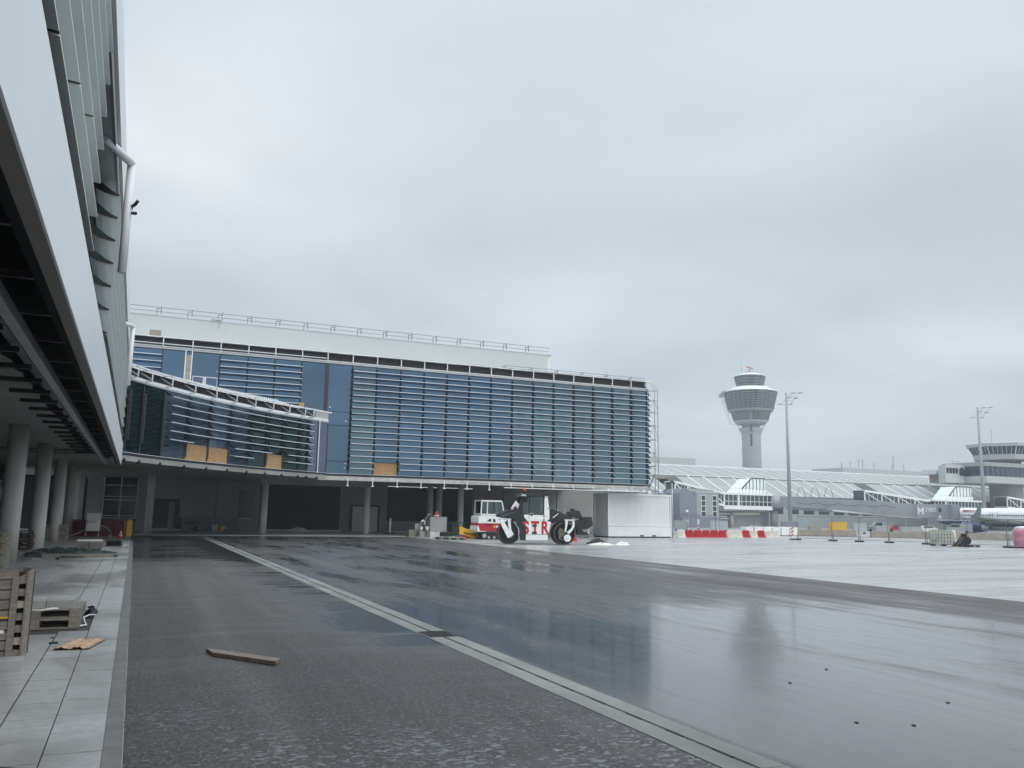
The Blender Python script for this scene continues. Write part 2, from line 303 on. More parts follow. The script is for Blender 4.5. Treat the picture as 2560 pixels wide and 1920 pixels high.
def asphalt(g):
    # water film: 0 = damp rough surface, 1 = standing water
    streak = g.noise(1.0, (.9, .12, 1), 6, .62, .3)
    fine = g.noise(5.0, (1.2, .10, 1), 5, .7)
    patch = g.noise(.16, (1, .8, 1), 5, .6, .6, (3, 9, 0))
    cross = g.noise(1.1, (.16, 1, 1), 5, .62, .4, (2, 0, 0))
    # zones by place: the bay beyond the drain holds a long shallow puddle, the lane on the near side is only damp
    beyond = g.ramp(g.x, 4.3, 4.6)
    strip = g.op('MULTIPLY', beyond, g.ramp(g.x, 13.6, 14.4, 1, 0))
    nearwet = g.op('MULTIPLY', strip, g.ramp(g.y, 9, 17, 1, .0))
    lane = g.op('SUBTRACT', 1, beyond)
    edgewet = g.op('MULTIPLY', g.op('MULTIPLY', lane, g.ramp(g.x, 1.9, 3.8)), g.op('MULTIPLY', g.ramp(g.y, 8, 12), g.ramp(g.y, 10, 40, .20, .10)))
    farlane = g.op('MULTIPLY', lane, g.ramp(g.y, 24, 36, 0, .14))
    s = g.op('ADD', g.op('MULTIPLY', streak, .62), g.op('MULTIPLY', patch, .38))
    s = g.op('ADD', s, g.op('MULTIPLY', g.op('SUBTRACT', fine, .5), .38))
    sl = g.op('ADD', g.op('MULTIPLY', cross, .6), g.op('MULTIPLY', patch, .4))
    s = g.op('ADD', g.op('MULTIPLY', s, beyond), g.op('MULTIPLY', sl, lane))
    bias = g.op('ADD', g.op('MULTIPLY', strip, .07), g.op('ADD', g.op('MULTIPLY', nearwet, .14), g.op('ADD', edgewet, farlane)))
    s = g.op('ADD', s, bias)
    s = g.op('SUBTRACT', s, g.op('MULTIPLY', lane, .06))
    grain = g.noise(70, (1, 1, 1), 3, .6)
    grain2 = g.noise(26, (1, 1, 1), 4, .7)
    s = g.op('ADD', s, g.op('MULTIPLY', g.op('SUBTRACT', grain2, .5), g.ramp(g.y, 6, 30, .22, .08)))
    w = g.ramp(s, .44, .70)
    mott = g.noise(1.3, (1, .5, 1), 6, .65, .4, (5, 1, 0))
    # small pools between the stones, thickest close to the kerb side of the lane
    pool_n = g.op('ADD', g.op('MULTIPLY', g.noise(13, (1, 1.3, 1), 5, .6, .5), .7), g.op('MULTIPLY', mott, .3))
    pool_b = g.ramp(g.y, 5, 14, .035, -.06)
    pool = g.op('MULTIPLY', g.ramp(g.op('ADD', pool_n, pool_b), .565, .60), lane)
    wet2 = g.op('MAXIMUM', w, pool)
    dry = g.op('SUBTRACT', 1, wet2)
    band = g.ramp(g.x, 13.7, 14.3)
    rough = g.op('ADD', g.op('MULTIPLY', wet2, -.40), .52)
    rough = g.op('ADD', rough, g.op('MULTIPLY', g.op('SUBTRACT', grain2, .5), g.op('MULTIPLY', dry, .5)))
    rough = g.op('ADD', rough, g.op('MULTIPLY', band, .08))
    rough = g.op('ADD', rough, g.op('MULTIPLY', g.op('SUBTRACT', fine, .45), g.op('MULTIPLY', wet2, .45))); g.link(g.op('MAXIMUM', rough, .10), g.b.inputs['Roughness'])
    film = g.op('ADD', g.op('MULTIPLY', wet2, .45), g.op('MULTIPLY', beyond, .08)); g.link(film, g.b.inputs['Coat Weight']); g.b.inputs['Coat IOR'].default_value = 1.34
    cr_ = g.op('ADD', g.op('ADD', g.op('MULTIPLY', wet2, -.26), .34), g.op('MULTIPLY', g.op('SUBTRACT', fine, .5), .34))
    cr_ = g.op('MAXIMUM', g.op('ADD', cr_, g.op('MULTIPLY', g.op('SUBTRACT', grain2, .5), .14)), .06); g.link(cr_, g.b.inputs['Coat Roughness'])
    c = g.mixc(wet2, (.050, .050, .050), (.026, .028, .031))
    c = g.mixc(g.op('MULTIPLY', band, .75), c, (.10, .09, .085))
    c = g.mixc(g.ramp(mott, .35, .7, 0, .45), c, (.035, .035, .037))
    trk = g.noise(1.5, (1, .045, 1), 3, .5, .2, (7, 0, 0)); c = g.mixc(g.op('MULTIPLY', g.ramp(trk, .52, .64), g.op('MULTIPLY', dry, .7)), c, (.095, .093, .09)); c = g.mixc(g.op('MULTIPLY', g.ramp(trk, .46, .38), .6), c, (.02, .02, .021))
    c = g.mixc(g.op('MULTIPLY', g.ramp(grain2, .47, .56), g.op('MULTIPLY', dry, .85)), c, (.018, .018, .019))
    c = g.mixc(g.op('MULTIPLY', g.ramp(g.noise(38, (1, 1, 1), 3, .6, 0, (4, 4, 0)), .57, .63), g.op('MULTIPLY', dry, .7)), c, (.17, .165, .16))
    g.link(c, g.b.inputs['Base Color'])
    h = g.op('ADD', g.op('ADD', g.op('MULTIPLY', grain, .35), grain2), g.op('MULTIPLY', fine, .35))
    near = g.ramp(g.y, 5, 40, 1.0, .3)
    g.bump(h, g.op('ADD', g.op('MULTIPLY', dry, near), .055), .022)
def concrete(g):
    n1 = g.noise(.5, (.25, 1, 1), 6, .6, .2); n2 = g.noise(2.2, (.1, 1, 1), 5, .6); n3 = g.noise(.08, (1, 1, 1), 4)
    s = g.op('ADD', g.op('MULTIPLY', n1, .6), g.op('MULTIPLY', n2, .4))
    w = g.ramp(s, .4, .62)
    rough = g.op('ADD', g.op('MULTIPLY', w, -.18), .38)
    g.link(rough, g.b.inputs['Roughness'])
    c = g.mixc(w, (.40, .405, .40), (.28, .285, .285)); c = g.mixc(g.ramp(n3, .4, .7, 0, .35), c, (.24, .24, .235))
    # slab joints every 7.5 m
    g.link(c, g.b.inputs['Base Color'])
    g.bump(g.noise(30), .12, .01)
def paving(g):
    n1 = g.noise(.5, (1, .6, 1), 5, .6, .5); n2 = g.noise(14, (1, 1, 1), 4)
    wet = g.op('MULTIPLY', g.ramp(g.op('ADD', g.x, g.op('MULTIPLY', n1, .9)), -1.4, -.9), 1.0)
    c = g.mixc(g.ramp(n2, .3, .7), (.30, .305, .305), (.38, .385, .385))
    c = g.mixc(g.op('MULTIPLY', g.ramp(n1, .42, .6), .55), c, (.21, .215, .215))
    g.link(c, g.b.inputs['Base Color']); g.link(g.ramp(n1, .4, .6, .55, .28), g.b.inputs['Roughness'])
    g.bump(g.noise(70), .2, .006)
M['asphalt'] = groundmat('wet_asphalt', None, asphalt)
M['apron'] = groundmat('wet_concrete', None, concrete)
M['paving'] = groundmat('paving', None, paving)
def gz(x, y):
    r = math.hypot(x, y); t = min(1, max(0, (r - 85) / 60)); t = t * t * (3 - 2 * t); return -.6 * t
g = MB(); nr = 40; na = 48
rs = [0] + [2.0 * (1.17 ** i) for i in range(nr)]
vs = [(0, 0, 0)]
for r in rs[1:]:
    for k in range(na):
        a = 2 * math.pi * k / na; vs.append((r * math.cos(a), r * math.sin(a), gz(r * math.cos(a), r * math.sin(a))))
fs = [(0, 1 + k, 1 + (k + 1) % na) for k in range(na)]
for i in range(len(rs) - 2):
    for k in range(na):
        b0 = 1 + i * na; fs.append((b0 + k, b0 + na + k, b0 + na + (k + 1) % na, b0 + (k + 1) % na))
g.add(vs, fs, True); struct(g.build('ground', 'apron'))
def sheet(name, x0, x1, y0, y1, z, mat):
    m = MB(); m.add([(x0, y0, z), (x1, y0, z), (x1, y1, z), (x0, y1, z)], [(0, 1, 2, 3)]); return struct(m.build(name, mat))
sheet('road', .06, 18.4, -14, 60.2, .006, 'asphalt')
# seam where the new apron concrete meets the asphalt
struct(MB().box(18.34, 18.42, -14, 60.2, -.02, .0095).build('road_edge', 'barrier_conc'))
# kerb: one run of kerb stones with open joints, butted
kb = MB(); y = -8
while y < 60: kb.box(-.075, .052, y, y + .992, -.1, .035); y += 1.0
struct(kb.build('kerb', 'kerbstone'))
# pavement of long narrow slabs
pv = MB(); random.seed(3)
strips = [(-.078, -.455), (-.465, -.83), (-.845, -1.21), (-1.216, -1.62), (-1.626, -2.2), (-2.206, -2.8), (-2.806, -3.4), (-3.406, -4.3), (-4.306, -5.2), (-5.206, -6.4)]
for si, (a, b) in enumerate(strips):
    y = -6 + random.random() * .5
    while y < 59.6:
        l = random.choice((.38, .5, .62, .62, .75)) if si < 4 else 1.2
        dz = random.uniform(-.0022, .0022)
        if not (si in (1, 2) and y < 15.9 and y + l > 13.85):
            pv.box(b, a, y, y + l - .013, -.05, .03 + dz)
        y += l
struct(pv.build('pavement', 'paving'))
struct(MB().box(-9, -.08, -14, 60, -.08, .006).build('pavement_bed', 'silt'))
# ------------------------------------------------------------ slotted drain
dr = thing('drain_channel', 'long pale concrete slot drain running straight through the wet asphalt', 'drain', (4.2, 20, 0))
k = MB(); y = 2.0
while y < 60:
    k.box(3.93, 4.145, y, y + 2.99, -.1, .011); k.box(4.185, 4.39, y, y + 2.99, -.1, .011); y += 3.0
k.build('channel_stone', 'drain_stone', dr)
k = MB().box(4.146, 4.184, 2, 60, -.08, .003); y = 2.0
k.build('slot', 'void', dr)
pr = [(2.0, -.03)]; y = 2.2
while y < 60: pr += [(y, .0035), (y, .0105), (y + .24, .0105), (y + .24, .0035)]; y += .62
pr += [(60, -.03)]; fixn(MB().prism(pr, 'x', 4.1455, 4.1845).build('slot_bridge', 'matt_dark', dr))
gt = MB()
for i in range(9): gt.box(3.97 + i * .045, 3.99 + i * .045, 11.72, 12.22, -.01, .016)
gt.box(3.95, 3.965, 11.70, 12.24, -.01, .017); gt.box(4.36, 4.375, 11.70, 12.24, -.01, .017); gt.box(3.95, 4.375, 11.69, 11.705, -.01, .018); gt.box(3.95, 4.375, 12.24, 12.255, -.01, .018)
gt.build('grate', 'machine_dark', dr); MB().box(3.96, 4.37, 11.705, 12.24, -.01, .0125).build('grate_pit', 'void', dr)

# ------------------------------------------------------------ louvre blade profile (x inwards, z)
PROF = [(0, 0), (.15, .012), (.30, .05), (.42, .11)]
FIN = [(0, -.004), (.13, .0), (.28, .03), (.40, .085), (.5, .10), (.5, .37), (.40, .28), (.26, .165), (.13, .075), (0, .02)]
PROF2 = [(0, 0), (.12, .004), (.26, .02), (.36, .045)]
def blade_profile(th=.016, P=PROF): return P + [(a, b + th) for a, b in reversed(P)]
# ------------------------------------------------------------ left wing of the terminal
LX = -.73
wing = thing('terminal_wing', 'near terminal wing on the left, white fascia band and louvre blades over a column arcade', 'building', (-3, 20, 0))
MB().box(LX - .02, LX, -6, 7.55, 3.70, 4.68).box(LX - .02, LX, 7.556, 42.9, 3.70, 4.68).build('fascia', 'white_panel', wing)
k = MB(); y0 = -6
for a, b in ((-6, 6.9), (6.906, 13.8), (13.806, 21), (21.006, 28), (28.006, 35), (35.006, 42.9)): k.box(LX - .135, LX - .0205, a, b, 3.695, 3.712)
k.build('fascia_return', 'brown_trim', wing)
MB().box(-.96, -.875, -6, 42.9, 3.72, 3.95).build('edge_beam', 'matt_dark', wing)
MB().box(-1.43, -1.31, -6, 42.6, 3.70, 3.83).build('hanging_rail', 'grey_metal', wing)
MB().box(-1.87, -.76, -6, 42.9, 4.28, 4.66).build('void_shade', 'void', wing)  # near-black fill stands in for the shade of the open void
y = -5
while y < 42.6:
    MB().box(-1.62, -.965, y, y + .07, 4.02, 4.10).build('support_bracket', 'machine_dark', wing); MB().box(-2.62, -1.85, y, y + .10, 4.13, 4.215).build('ceiling_bracket', 'machine_dark', wing); y += 1.81
pts = [(-2.02, -6)] + [(-2.02, 42.5)] + [(-2.18 + .06 * math.sin(i * 2.1), 42.5 - i * .53) for i in range(92)]
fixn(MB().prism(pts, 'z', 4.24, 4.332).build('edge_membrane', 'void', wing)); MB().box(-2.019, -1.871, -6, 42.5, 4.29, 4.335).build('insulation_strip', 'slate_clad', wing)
MB().box(-9, -1.72, -6, 60, 4.34, 4.60).box(-1.72, -1.2, -6, 42.5, 4.40, 4.60).build('soffit_slab', 'soffit', wing)
# wall with glass behind the blades, roof and parapet
MB().box(-1.45, -1.25, -6, 42.8, 4.70, 7.95).build('glass_wall', 'glass_dark', wing)
k = MB(); y = -5.0
while y < 42.6: k.box(-1.25, -1.17, y, y + .07, 4.70, 7.9); y += 1.42
k.build('mullion', 'dark', wing)
MB().box(-9, LX - .10, -6, 42.9, 7.96, 8.18).build('roof_soffit', 'grey_metal', wing)
MB().box(LX - .10, LX - .05, -6, 42.92, 7.93, 8.30).build('gutter_trim', 'brown_trim', wing)
MB().box(-9, LX, -6, 42.95, 8.24, 9.08).build('roof_parapet', 'white_panel', wing)
zr = [4.98 + .455 * i for i in range(7)]
joints = {0: (5.68, 7.28, 9.11), 1: (3.6, 8.3), 2: (4.6, 9.9), 3: (6.4,), 4: (5.2, 8.8), 5: (7.5,), 6: (4.1,)}
for i, z in enumerate(zr):
    cuts = [-6] + [6.2 + .85 * ((i * 2) % 5) - 3.62 * j for j in (2, 1, 0)] + [11.65]
    for a, b in zip(cuts, cuts[1:]):
        if b > -.5: fixn(MB().prism([(LX - p, z + q) for p, q in blade_profile()], 'y', a + .035, b - .035 if b != 11.65 else b).build('louvre_blade', 'blade', wing))
    for a in cuts[1:-1]:
        if a > -.5: fixn(MB().prism([(LX - .004 - p, z + q + .02) for p, q in blade_profile()], 'y', a - .06, a + .06).build('joint_backing', 'dark', wing))  # dark strip added over each gap to stop light showing through
    k2cuts = [17.35 + 3.62 * j for j in range(8)]
    for a, b in zip(k2cuts, k2cuts[1:]):
        fixn(MB().prism([(LX - p, z + q) for p, q in blade_profile()], 'y', a + .02, min(b, 42.6) - .02).build('louvre_blade', 'blade', wing))
fy = [11.60, 17.35] + [17.35 + 3.62 * j for j in range(1, 7)] + [6.2 - 3.62, 6.2]
for y in fy:
    k = MB()
    if y == 11.60: continue
    for z in zr: k.prism([(LX - .01 - p, z + .02 + q) for p, q in FIN], 'y', y - .012, y + .012)
    k.box(-1.25, -1.16, y - .05, y + .05, 4.7, 7.9)
    fixn(k.build('louvre_bracket', 'dark', wing))
# overflow spouts at the roof edge
for yy in (16.3, 31.7):
    k = MB(); k.tube([(-.96, yy - 1.2, 7.93), (-.545, yy, 8.02)], .075, 14); k.tube([(-.545, yy, 8.02 + .05), (-.545, yy + .05, 5.95)], .075, 14)
    k.build('rain_pipe', 'white_metal', wing)
k = MB().box(-.5, -.46, 16.3, 16.36, 7.15, 7.2).tube([(-.48, 16.3, 7.2), (-.42, 16.2, 7.22), (-.38, 16.15, 7.28)], .03, 8).tube([(-.46, 16.3, 7.08), (-.40, 16.2, 7.05)], .03, 8)
k.build('pipe_clamp', 'black', wing)
# columns of the arcade
for i in range(5):
    y = 31.2 + 8.75 * i - (.4 if i > 2 else 0)
    MB().lathe([(.30, .03), (.30, 1.9), (.299, 1.91), (.299, 4.34)], -3.6, y, 26).build('column', 'concrete_col', wing)
# inner wall of the arcade with window frames
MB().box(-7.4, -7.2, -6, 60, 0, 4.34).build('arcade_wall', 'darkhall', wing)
for y in (28, 33, 38, 43, 48, 53):
    f = MB().box(-7.2, -7.12, y, y + 3.6, .1, .18).box(-7.2, -7.12, y, y + 3.6, 3.1, 3.2).box(-7.2, -7.12, y, y + .08, .18, 3.1).box(-7.2, -7.12, y + 1.2, y + 1.27, .18, 3.1).box(-7.2, -7.12, y + 2.4, y + 2.47, .18, 3.1).box(-7.2, -7.12, y + 3.52, y + 3.6, .18, 3.1)
    w_ = f.build('window_frame', 'galv', wing); MB().box(-7.2, -7.17, y + .08, y + 3.52, .18, 3.1).build('pane', 'glass_dark', w_)

# ------------------------------------------------------------ main glass building (pier)
FY = 59.6
pier = thing('glass_pier', 'long two storey terminal building with blue glass front and rows of horizontal sunshade blades', 'building', (15, FY, 0))
mull = [-.92, .89, 2.73, 4.53, 6.36, 8.17, 10.02, 11.83] + [13.65 + 1.81 * i for i in range(14)] + [38.80]
XR = 38.8
# panes, one per bay and storey part
trans = [4.37, 5.27, 7.81, 8.79, 12.2]
for i in range(len(mull) - 1):
    a, b = mull[i], mull[i + 1]
    zs = trans if i >= 7 else [4.37, 8.6, 12.2]
    for z0, z1 in zip(zs, zs[1:]):
        if b < 10.1 and z1 < 8.7: continue
        if abs(a - 15.46) < .1 and z0 < 4.5: continue
        MB().box(a + .04, b - .04, FY, FY + .03, z0 + .02, z1 - .02).build('pane', 'glass_clear' if i > 14 or i == 8 else 'glass', pier)
k = MB()
for i, x in enumerate(mull):
    w = .04 if i not in (7,) else .13
    k.box(x - w, x + w, FY - .05, FY + .12, 4.30 if x > 10.1 else 8.2, 12.24)
k.build('mullion', 'dark', pier)
k = MB()
for z in (5.27, 7.81, 8.79): k.box(11.87, XR, FY - .012, FY + .02, z - .025, z + .025)
k.box(11.7, XR + .1, FY - .06, FY + .1, 4.27, 4.37)
k.build('transom', 'dark', pier)
MB().box(11.6, XR + .05, FY - .075, FY - .061, 4.375, 4.40).build('sill_trim', 'white_metal', pier)
# blades
zb = [4.78 + .4363 * i for i in range(17)]
zbk = []
for i, z in enumerate(zb):
    segs = [(13.65, 15.42), (17.3, XR + .1)] if i < 2 else [(13.65, XR + .1)]
    if z > 8.9: segs.append((4.53, 10.02)); segs.append((-.92, .86))
    for a, b in segs:
        k = MB(); k.prism([(FY - .5 + p, z + q) for p, q in blade_profile(.02, PROF2)], 'x', a, b)
        k.box(a, b, FY - .51, FY - .475, z - .02, z + .022)
        fixn(k.build('louvre_blade', 'blade2', pier))
for i, x in enumerate(mull):
    k = MB()
    for j, z in enumerate(zb):
        if x < 13.6 and not (z > 8.9 and 4.4 < x < 10.1 or z > 8.9 and x < 1): continue
        if j < 2 and 15.5 < x < 17.2: continue
        k.prism([(FY - .49 + p, z + .02 + q) for p, q in FIN], 'x', x - .022, x + .022)
    if k.v:
        k.box(x - .03, x + .03, FY - .09, FY - .04, 4.5 if x > 13 else 8.8, 12.0); fixn(k.build('louvre_bracket', 'dark', pier))
MB().box(15.50, 17.23, FY - .03, FY + .02, 4.40, 5.25).build('osb_board', 'osb', pier)['label'] = 'tan chipboard panel filling the bottom bay'
# tall boarded slot left of the blades
MB().box(2.36, 2.70, FY - .06, FY - .02, 10.0, 11.95).build('osb_board', 'wood_pale', pier)
MB().box(2.30, 2.36, FY - .1, FY - .02, 8.3, 12.3).box(2.70, 2.76, FY - .1, FY - .02, 8.3, 12.3).box(2.30, 2.76, FY - .1, FY - .021, 9.9, 9.98).build('slot_frame', 'white_metal', pier)
k = MB().box(2.85, 4.45, FY - .1, FY - .02, 10.5, 10.57)
for x in (2.85, 3.6, 4.4): k.box(x, x + .05, FY - .1, FY - .02, 8.9, 10.5)
k.box(3.5, 3.72, FY - .11, FY - .1, 8.9, 10.5); k.build('window_frame', 'galv', pier)
# parapet band above the glass
MB().box(-1.2, XR, FY + .25, FY + .4, 12.22, 13.0).build('parapet_band', 'dark_band', pier)
MB().box(-1.2, XR + .12, FY - .08, FY + .02, 12.36, 12.44).box(-1.2, 11.7, FY - .25, FY - .15, 12.52, 12.58).build('band_rail', 'galv', pier)
MB().box(-1.2, XR, FY - .04, FY + .24, 12.24, 12.355).build('head_panel', 'grey_metal', pier)
xs = [m for m in mull if m < 39]
for x in xs:
    k = MB(); k.box(x - .03, x + .03, FY - .06, FY - .01, 12.44, 13.02); k.box(x - .02, x + .02, FY - .01, FY + .25, 12.93, 12.98); k.box(x - .02, x + .02, FY - .01, FY + .25, 12.62, 12.66)
    k.build('band_bracket', 'white_metal', pier)
k = MB(); k.box(-1.2, XR + .1, FY - .05, FY + 4, 13.02, 13.06)
x = -1.2
while x < XR - .3:
    k.box(x, x + .9, FY - .12, FY - .05, 13.0 + .012 * math.sin(x * 5), 13.05); x += 1.05
k.build('roof_edge', 'white_metal', pier)
# set back upper storey
MB().box(-9, 31.1, FY + 3.4, FY + 16, 13.06, 15.16).build('upper_storey', 'pale_wall', pier)
k = MB(); x = -8
while x < 31: k.box(x, x + .012, FY + 3.394, FY + 3.4, 13.06, 15.1); x += 1.0
k.build('cladding_joint', 'grey_metal', pier)
MB().prism([(31.1, FY + 3.4), (31.42, FY + 3.75), (31.42, FY + 16), (31.1, FY + 16)], 'z', 13.06, 15.12).build('corner_trim', 'cream', pier)
MB().box(-9, 31.42, FY + 3.36, FY + 16, 15.16, 15.2).build('roof_cap', 'grey_metal', pier)
# guard rails
def guard(x0, x1, y, z0, z1, step, name):
    k = MB(); k.tube([(x0, y, z1), (x1, y, z1)], .022, 5); k.tube([(x0, y, (z0 + z1) / 2), (x1, y, (z0 + z1) / 2)], .018, 5)
    x = x0
    while x <= x1 + .01:
        k.box(x - .025, x + .025, y - .025, y + .025, z0 + .15, z1 + .06); k.box(x - .3, x, y - .02, y + .02, z1 - .14, z1 - .1); k.box(x - .3, x - .26, y - .02, y + .02, z0, z1 - .1); x += step
    return k.build(name, 'fence_steel', pier)
guard(.63 - 2.05, 31.3, FY + 3.6, 15.2, 15.82, 2.052, 'guard_rail')
guard(26.1, 39.1, FY + .9, 13.06, 13.46, 2.33, 'guard_rail')
k = MB().box(.0, .7, FY + .2, FY + .8, 13.06, 13.5); k.build('roof_box', 'barrier_conc', pier)
MB().box(4.0, 4.7, FY + 3.2, FY + 3.5, 15.25, 15.32).tube([(4.8, FY + 3.4, 15.9), (4.5, FY + 3.35, 14.6)], .02, 5).tube([(4.7, FY + 3.4, 15.85), (5.0, FY + 3.4, 15.7)], .02, 5).build('roof_strut', 'grey_metal', pier)
# stairs / antenna frame on the right end roof
k = MB(); 
for x, h in ((35.9, .8), (36.0, .55)): k.tube([(x, FY + 2, 13.06), (x, FY + 2, 13.9 + h * .1)], .03, 5)
for a in range(4):
    k.tube([(36.1 + a * .22, FY + 2, 13.1 + .2 * a), (36.3 + a * .22, FY + 2, 13.75)], .02, 4); k.tube([(36.05 + a * .25, FY + 2, 13.3 + a * .13), (36.6 + a * .14, FY + 2, 13.45 + a * .1)], .02, 4)
k.build('roof_frame', 'galv', pier)
# interior: floors, back wall, pale partitions seen through the glass
MB().box(-8, XR - .2, FY + .3, FY + 16, 8.1, 8.5).build('mid_floor', 'soffit', pier)
MB().box(-8, 28.6, FY + 6, FY + 6.2, 4.3, 12.3).build('inner_wall', 'interior', pier)
MB().box(-8, XR - .2, FY + .26, FY + 16, 12.25, 12.35).build('ceiling', 'interior', pier)
k = MB()
for a, b, zt in ((30.2, 31.4, 9.9), (31.95, 33.2, 10.4), (33.8, 35.0, 10.95), (35.6, 36.8, 11.4), (37.5, 38.5, 11.85)):
    x = a
    while x < b: w = random.choice((.08, .12, .3)); k.box(x, x + w, FY + .9, FY + .95, zt - 1.9, zt); x += w + random.choice((.08, .2))
for x in (14.9, 23.1, 27.5, 29.3): k.box(x, x + .35, FY + 1.2, FY + 1.5, 4.4, 12.2)
k.build('inner_partition', 'curtain', pier)
k = MB(); x = 29.5
while x < 38.5: k.box(x, x + .12, FY + 1, FY + 1.05, 4.5, 7.9); x += random.choice((.3, .45, .7))
k.build('curtain', 'curtain', pier)
MB().box(16.44, 16.5, FY + .5, FY + .56, 8.05, 8.3).build('lamp', 'lit', pier); MB().box(37.9, 37.94, FY + .5, FY + .56, 7.9, 8.2).box(38.02, 38.06, FY + .5, FY + .56, 7.9, 8.2).build('lamp', 'lit', pier)
k = MB()
for x, z in ((11.7, 9.0), (12.1, 9.05), (12.0, 5.5), (13.3, 8.1), (13.35, 4.75), (4.35, 10.95), (10.2, 9.0), (13.4, 5.1)): k.box(x, x + .07, FY - .004, FY, z, z + .09)
k.build('glass_sticker', 'white_paint', pier)
# slab edge, hangers, soffit, columns, beam
MB().box(11.5, XR, FY - .05, FY + .4, 3.93, 4.22).build('slab_edge', 'concrete_col', pier)
for x in [m for m in mull if m > 13]:
    k = MB(); k.box(x - .03, x + .03, FY - .12, FY - .051, 3.58 if x < 25 else 3.8, 4.15); k.box(x - .09, x + .09, FY - .14, FY - .04, 3.54 if x < 25 else 3.78, 3.60 if x < 25 else 3.8); k.box(x - .12, x - .04, FY - .1, FY - .051, 3.95, 4.08); k.build('slab_hanger', 'white_metal', pier)
k = MB(); k.box(25.7, 40.2, FY - .16, FY - .1, 3.74, 3.80); k.build('hanging_rail', 'white_metal', pier); MB().box(22.4, 38.8, FY - .13, FY - .1, 4.1, 4.13).build('edge_rail', 'white_metal', pier)
MB().box(-9, XR, FY + .4, FY + 17, 4.16, 4.34).build('soffit_slab', 'soffit', pier)
for x, y, h in ((8.9, 66, 3.69), (16.75, 66, 3.69), (24.65, 66, 4.16), (32.5, 66, 4.16), (.97, 66, 4.16), (24.0, 72, 4.16), (24.85, 72, 4.16)):
    MB().lathe([(.25, 0), (.25, 1.7), (.249, 1.71), (.249, h)], x, y, 24).build('column', 'concrete_col', pier)
MB().box(8.55, 17.05, 65.65, 66.35, 3.69, 4.155).build('beam', 'concrete', pier)
# back wall of the undercroft, with its doors and openings
BY = 75
def bw(name, x0, x1, z0, z1, mat, d=0, label=None):
    o = MB().box(x0, x1, BY - d, BY + .3, z0, z1).build(name, mat, pier)
    if label: o['label'] = label
    return o
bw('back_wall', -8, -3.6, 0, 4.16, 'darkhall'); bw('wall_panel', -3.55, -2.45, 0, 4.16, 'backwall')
bw('back_wall', .14, .95, 0, 4.16, 'backwall'); bw('back_wall', .95, 3.4, 2.55, 4.16, 'backwall'); bw('wall_panel', 3.40, 6.10, 1.08, 4.16, 'backwall', .04); bw('wall_panel', 6.25, 8.0, 1.06, 4.16, 'backwall', .04)
bw('back_wall', 3.6, 8.0, .05, 1.055, 'backwall_low'); bw('back_wall', 6.11, 6.24, 1.06, 4.16, 'backwall_low')
bw('back_wall', 8.01, 9.75, 3.3, 4.16, 'backwall', .02); bw('back_wall', 9.1, 9.75, 0, 3.3, 'backwall', .02); bw('back_wall', 8.01, 9.1, .05, 1.0, 'backwall', .02); bw('pane', 8.08, 9.05, 1.06, 3.25, 'glass_room', -.05)
bw('sill', 8.0, 9.1, 1.0, 1.05, 'white_metal', .12); bw('base_trim', 3.7, 9.75, .0, .05, 'white_metal', .1)
MB().box(-2.35, .1, BY, BY + .1, 0, 4.16).build('pane', 'glass_room', pier)
k = MB()
for x in (-2.4, -1.15, .06): k.box(x, x + .09, BY - .1, BY - .001, .9, 4.16)
for z in (.9, 1.1, 2.35, 2.6, 3.5): k.box(-2.31, .06, BY - .09, BY - .002, z, z + .06)
k.build('window_frame', 'grey_metal', pier)
k = MB().box(.95, 1.3, BY + 2.0, BY + 2.2, 0, 2.6).box(3.3, 3.6, BY + 1, BY + 1.2, 0, 2.6); k.build('door_frame', 'wood_dark', pier)
MB().box(2.6, 3.0, BY + .5, BY + 1.3, 0, 2.3).build('door_leaf', 'wood', pier)
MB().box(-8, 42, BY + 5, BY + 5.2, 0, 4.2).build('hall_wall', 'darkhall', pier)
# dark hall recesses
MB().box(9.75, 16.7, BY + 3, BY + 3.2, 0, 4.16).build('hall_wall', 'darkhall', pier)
bw('pilaster', 16.7, 17.5, 0, 4.16, 'backwall'); bw('back_wall', 17.5, 20.2, 2.35, 4.16, 'backwall'); bw('pilaster', 20.2, 20.9, 0, 4.16, 'backwall')
bw('door_frame', 17.55, 17.75, 0, 2.35, 'dark', .06); bw('door_frame', 20.05, 20.2, 0, 2.35, 'dark', .06); bw('door_frame', 17.75, 20.05, 2.22, 2.35, 'dark', .06); bw('door', 17.75, 20.05, 0, 2.22, 'door_white', .02, 'pale grey double door')
bw('back_wall', 29.3, 32.35, 0, 4.16, 'backwall'); bw('back_wall', 32.43, 38.1, 0, 4.16, 'backwall', .0); bw('back_wall', 38.18, 42.5, 0, 4.16, 'backwall'); bw('wall_joint', 32.35, 32.43, 0, 4.16, 'darkhall', -.05); bw('wall_joint', 38.1, 38.18, 0, 4.16, 'darkhall', -.05)
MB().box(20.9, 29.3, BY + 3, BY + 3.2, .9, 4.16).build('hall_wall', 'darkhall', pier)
MB().box(20.9, 29.3, BY + 2.6, BY + 2.8, 0, .95).build('hall_plinth', 'backwall_low', pier)
struct(MB().box(-8, 18.3, 60.21, 78, -.1, .05).build('undercroft_floor', 'apron'))
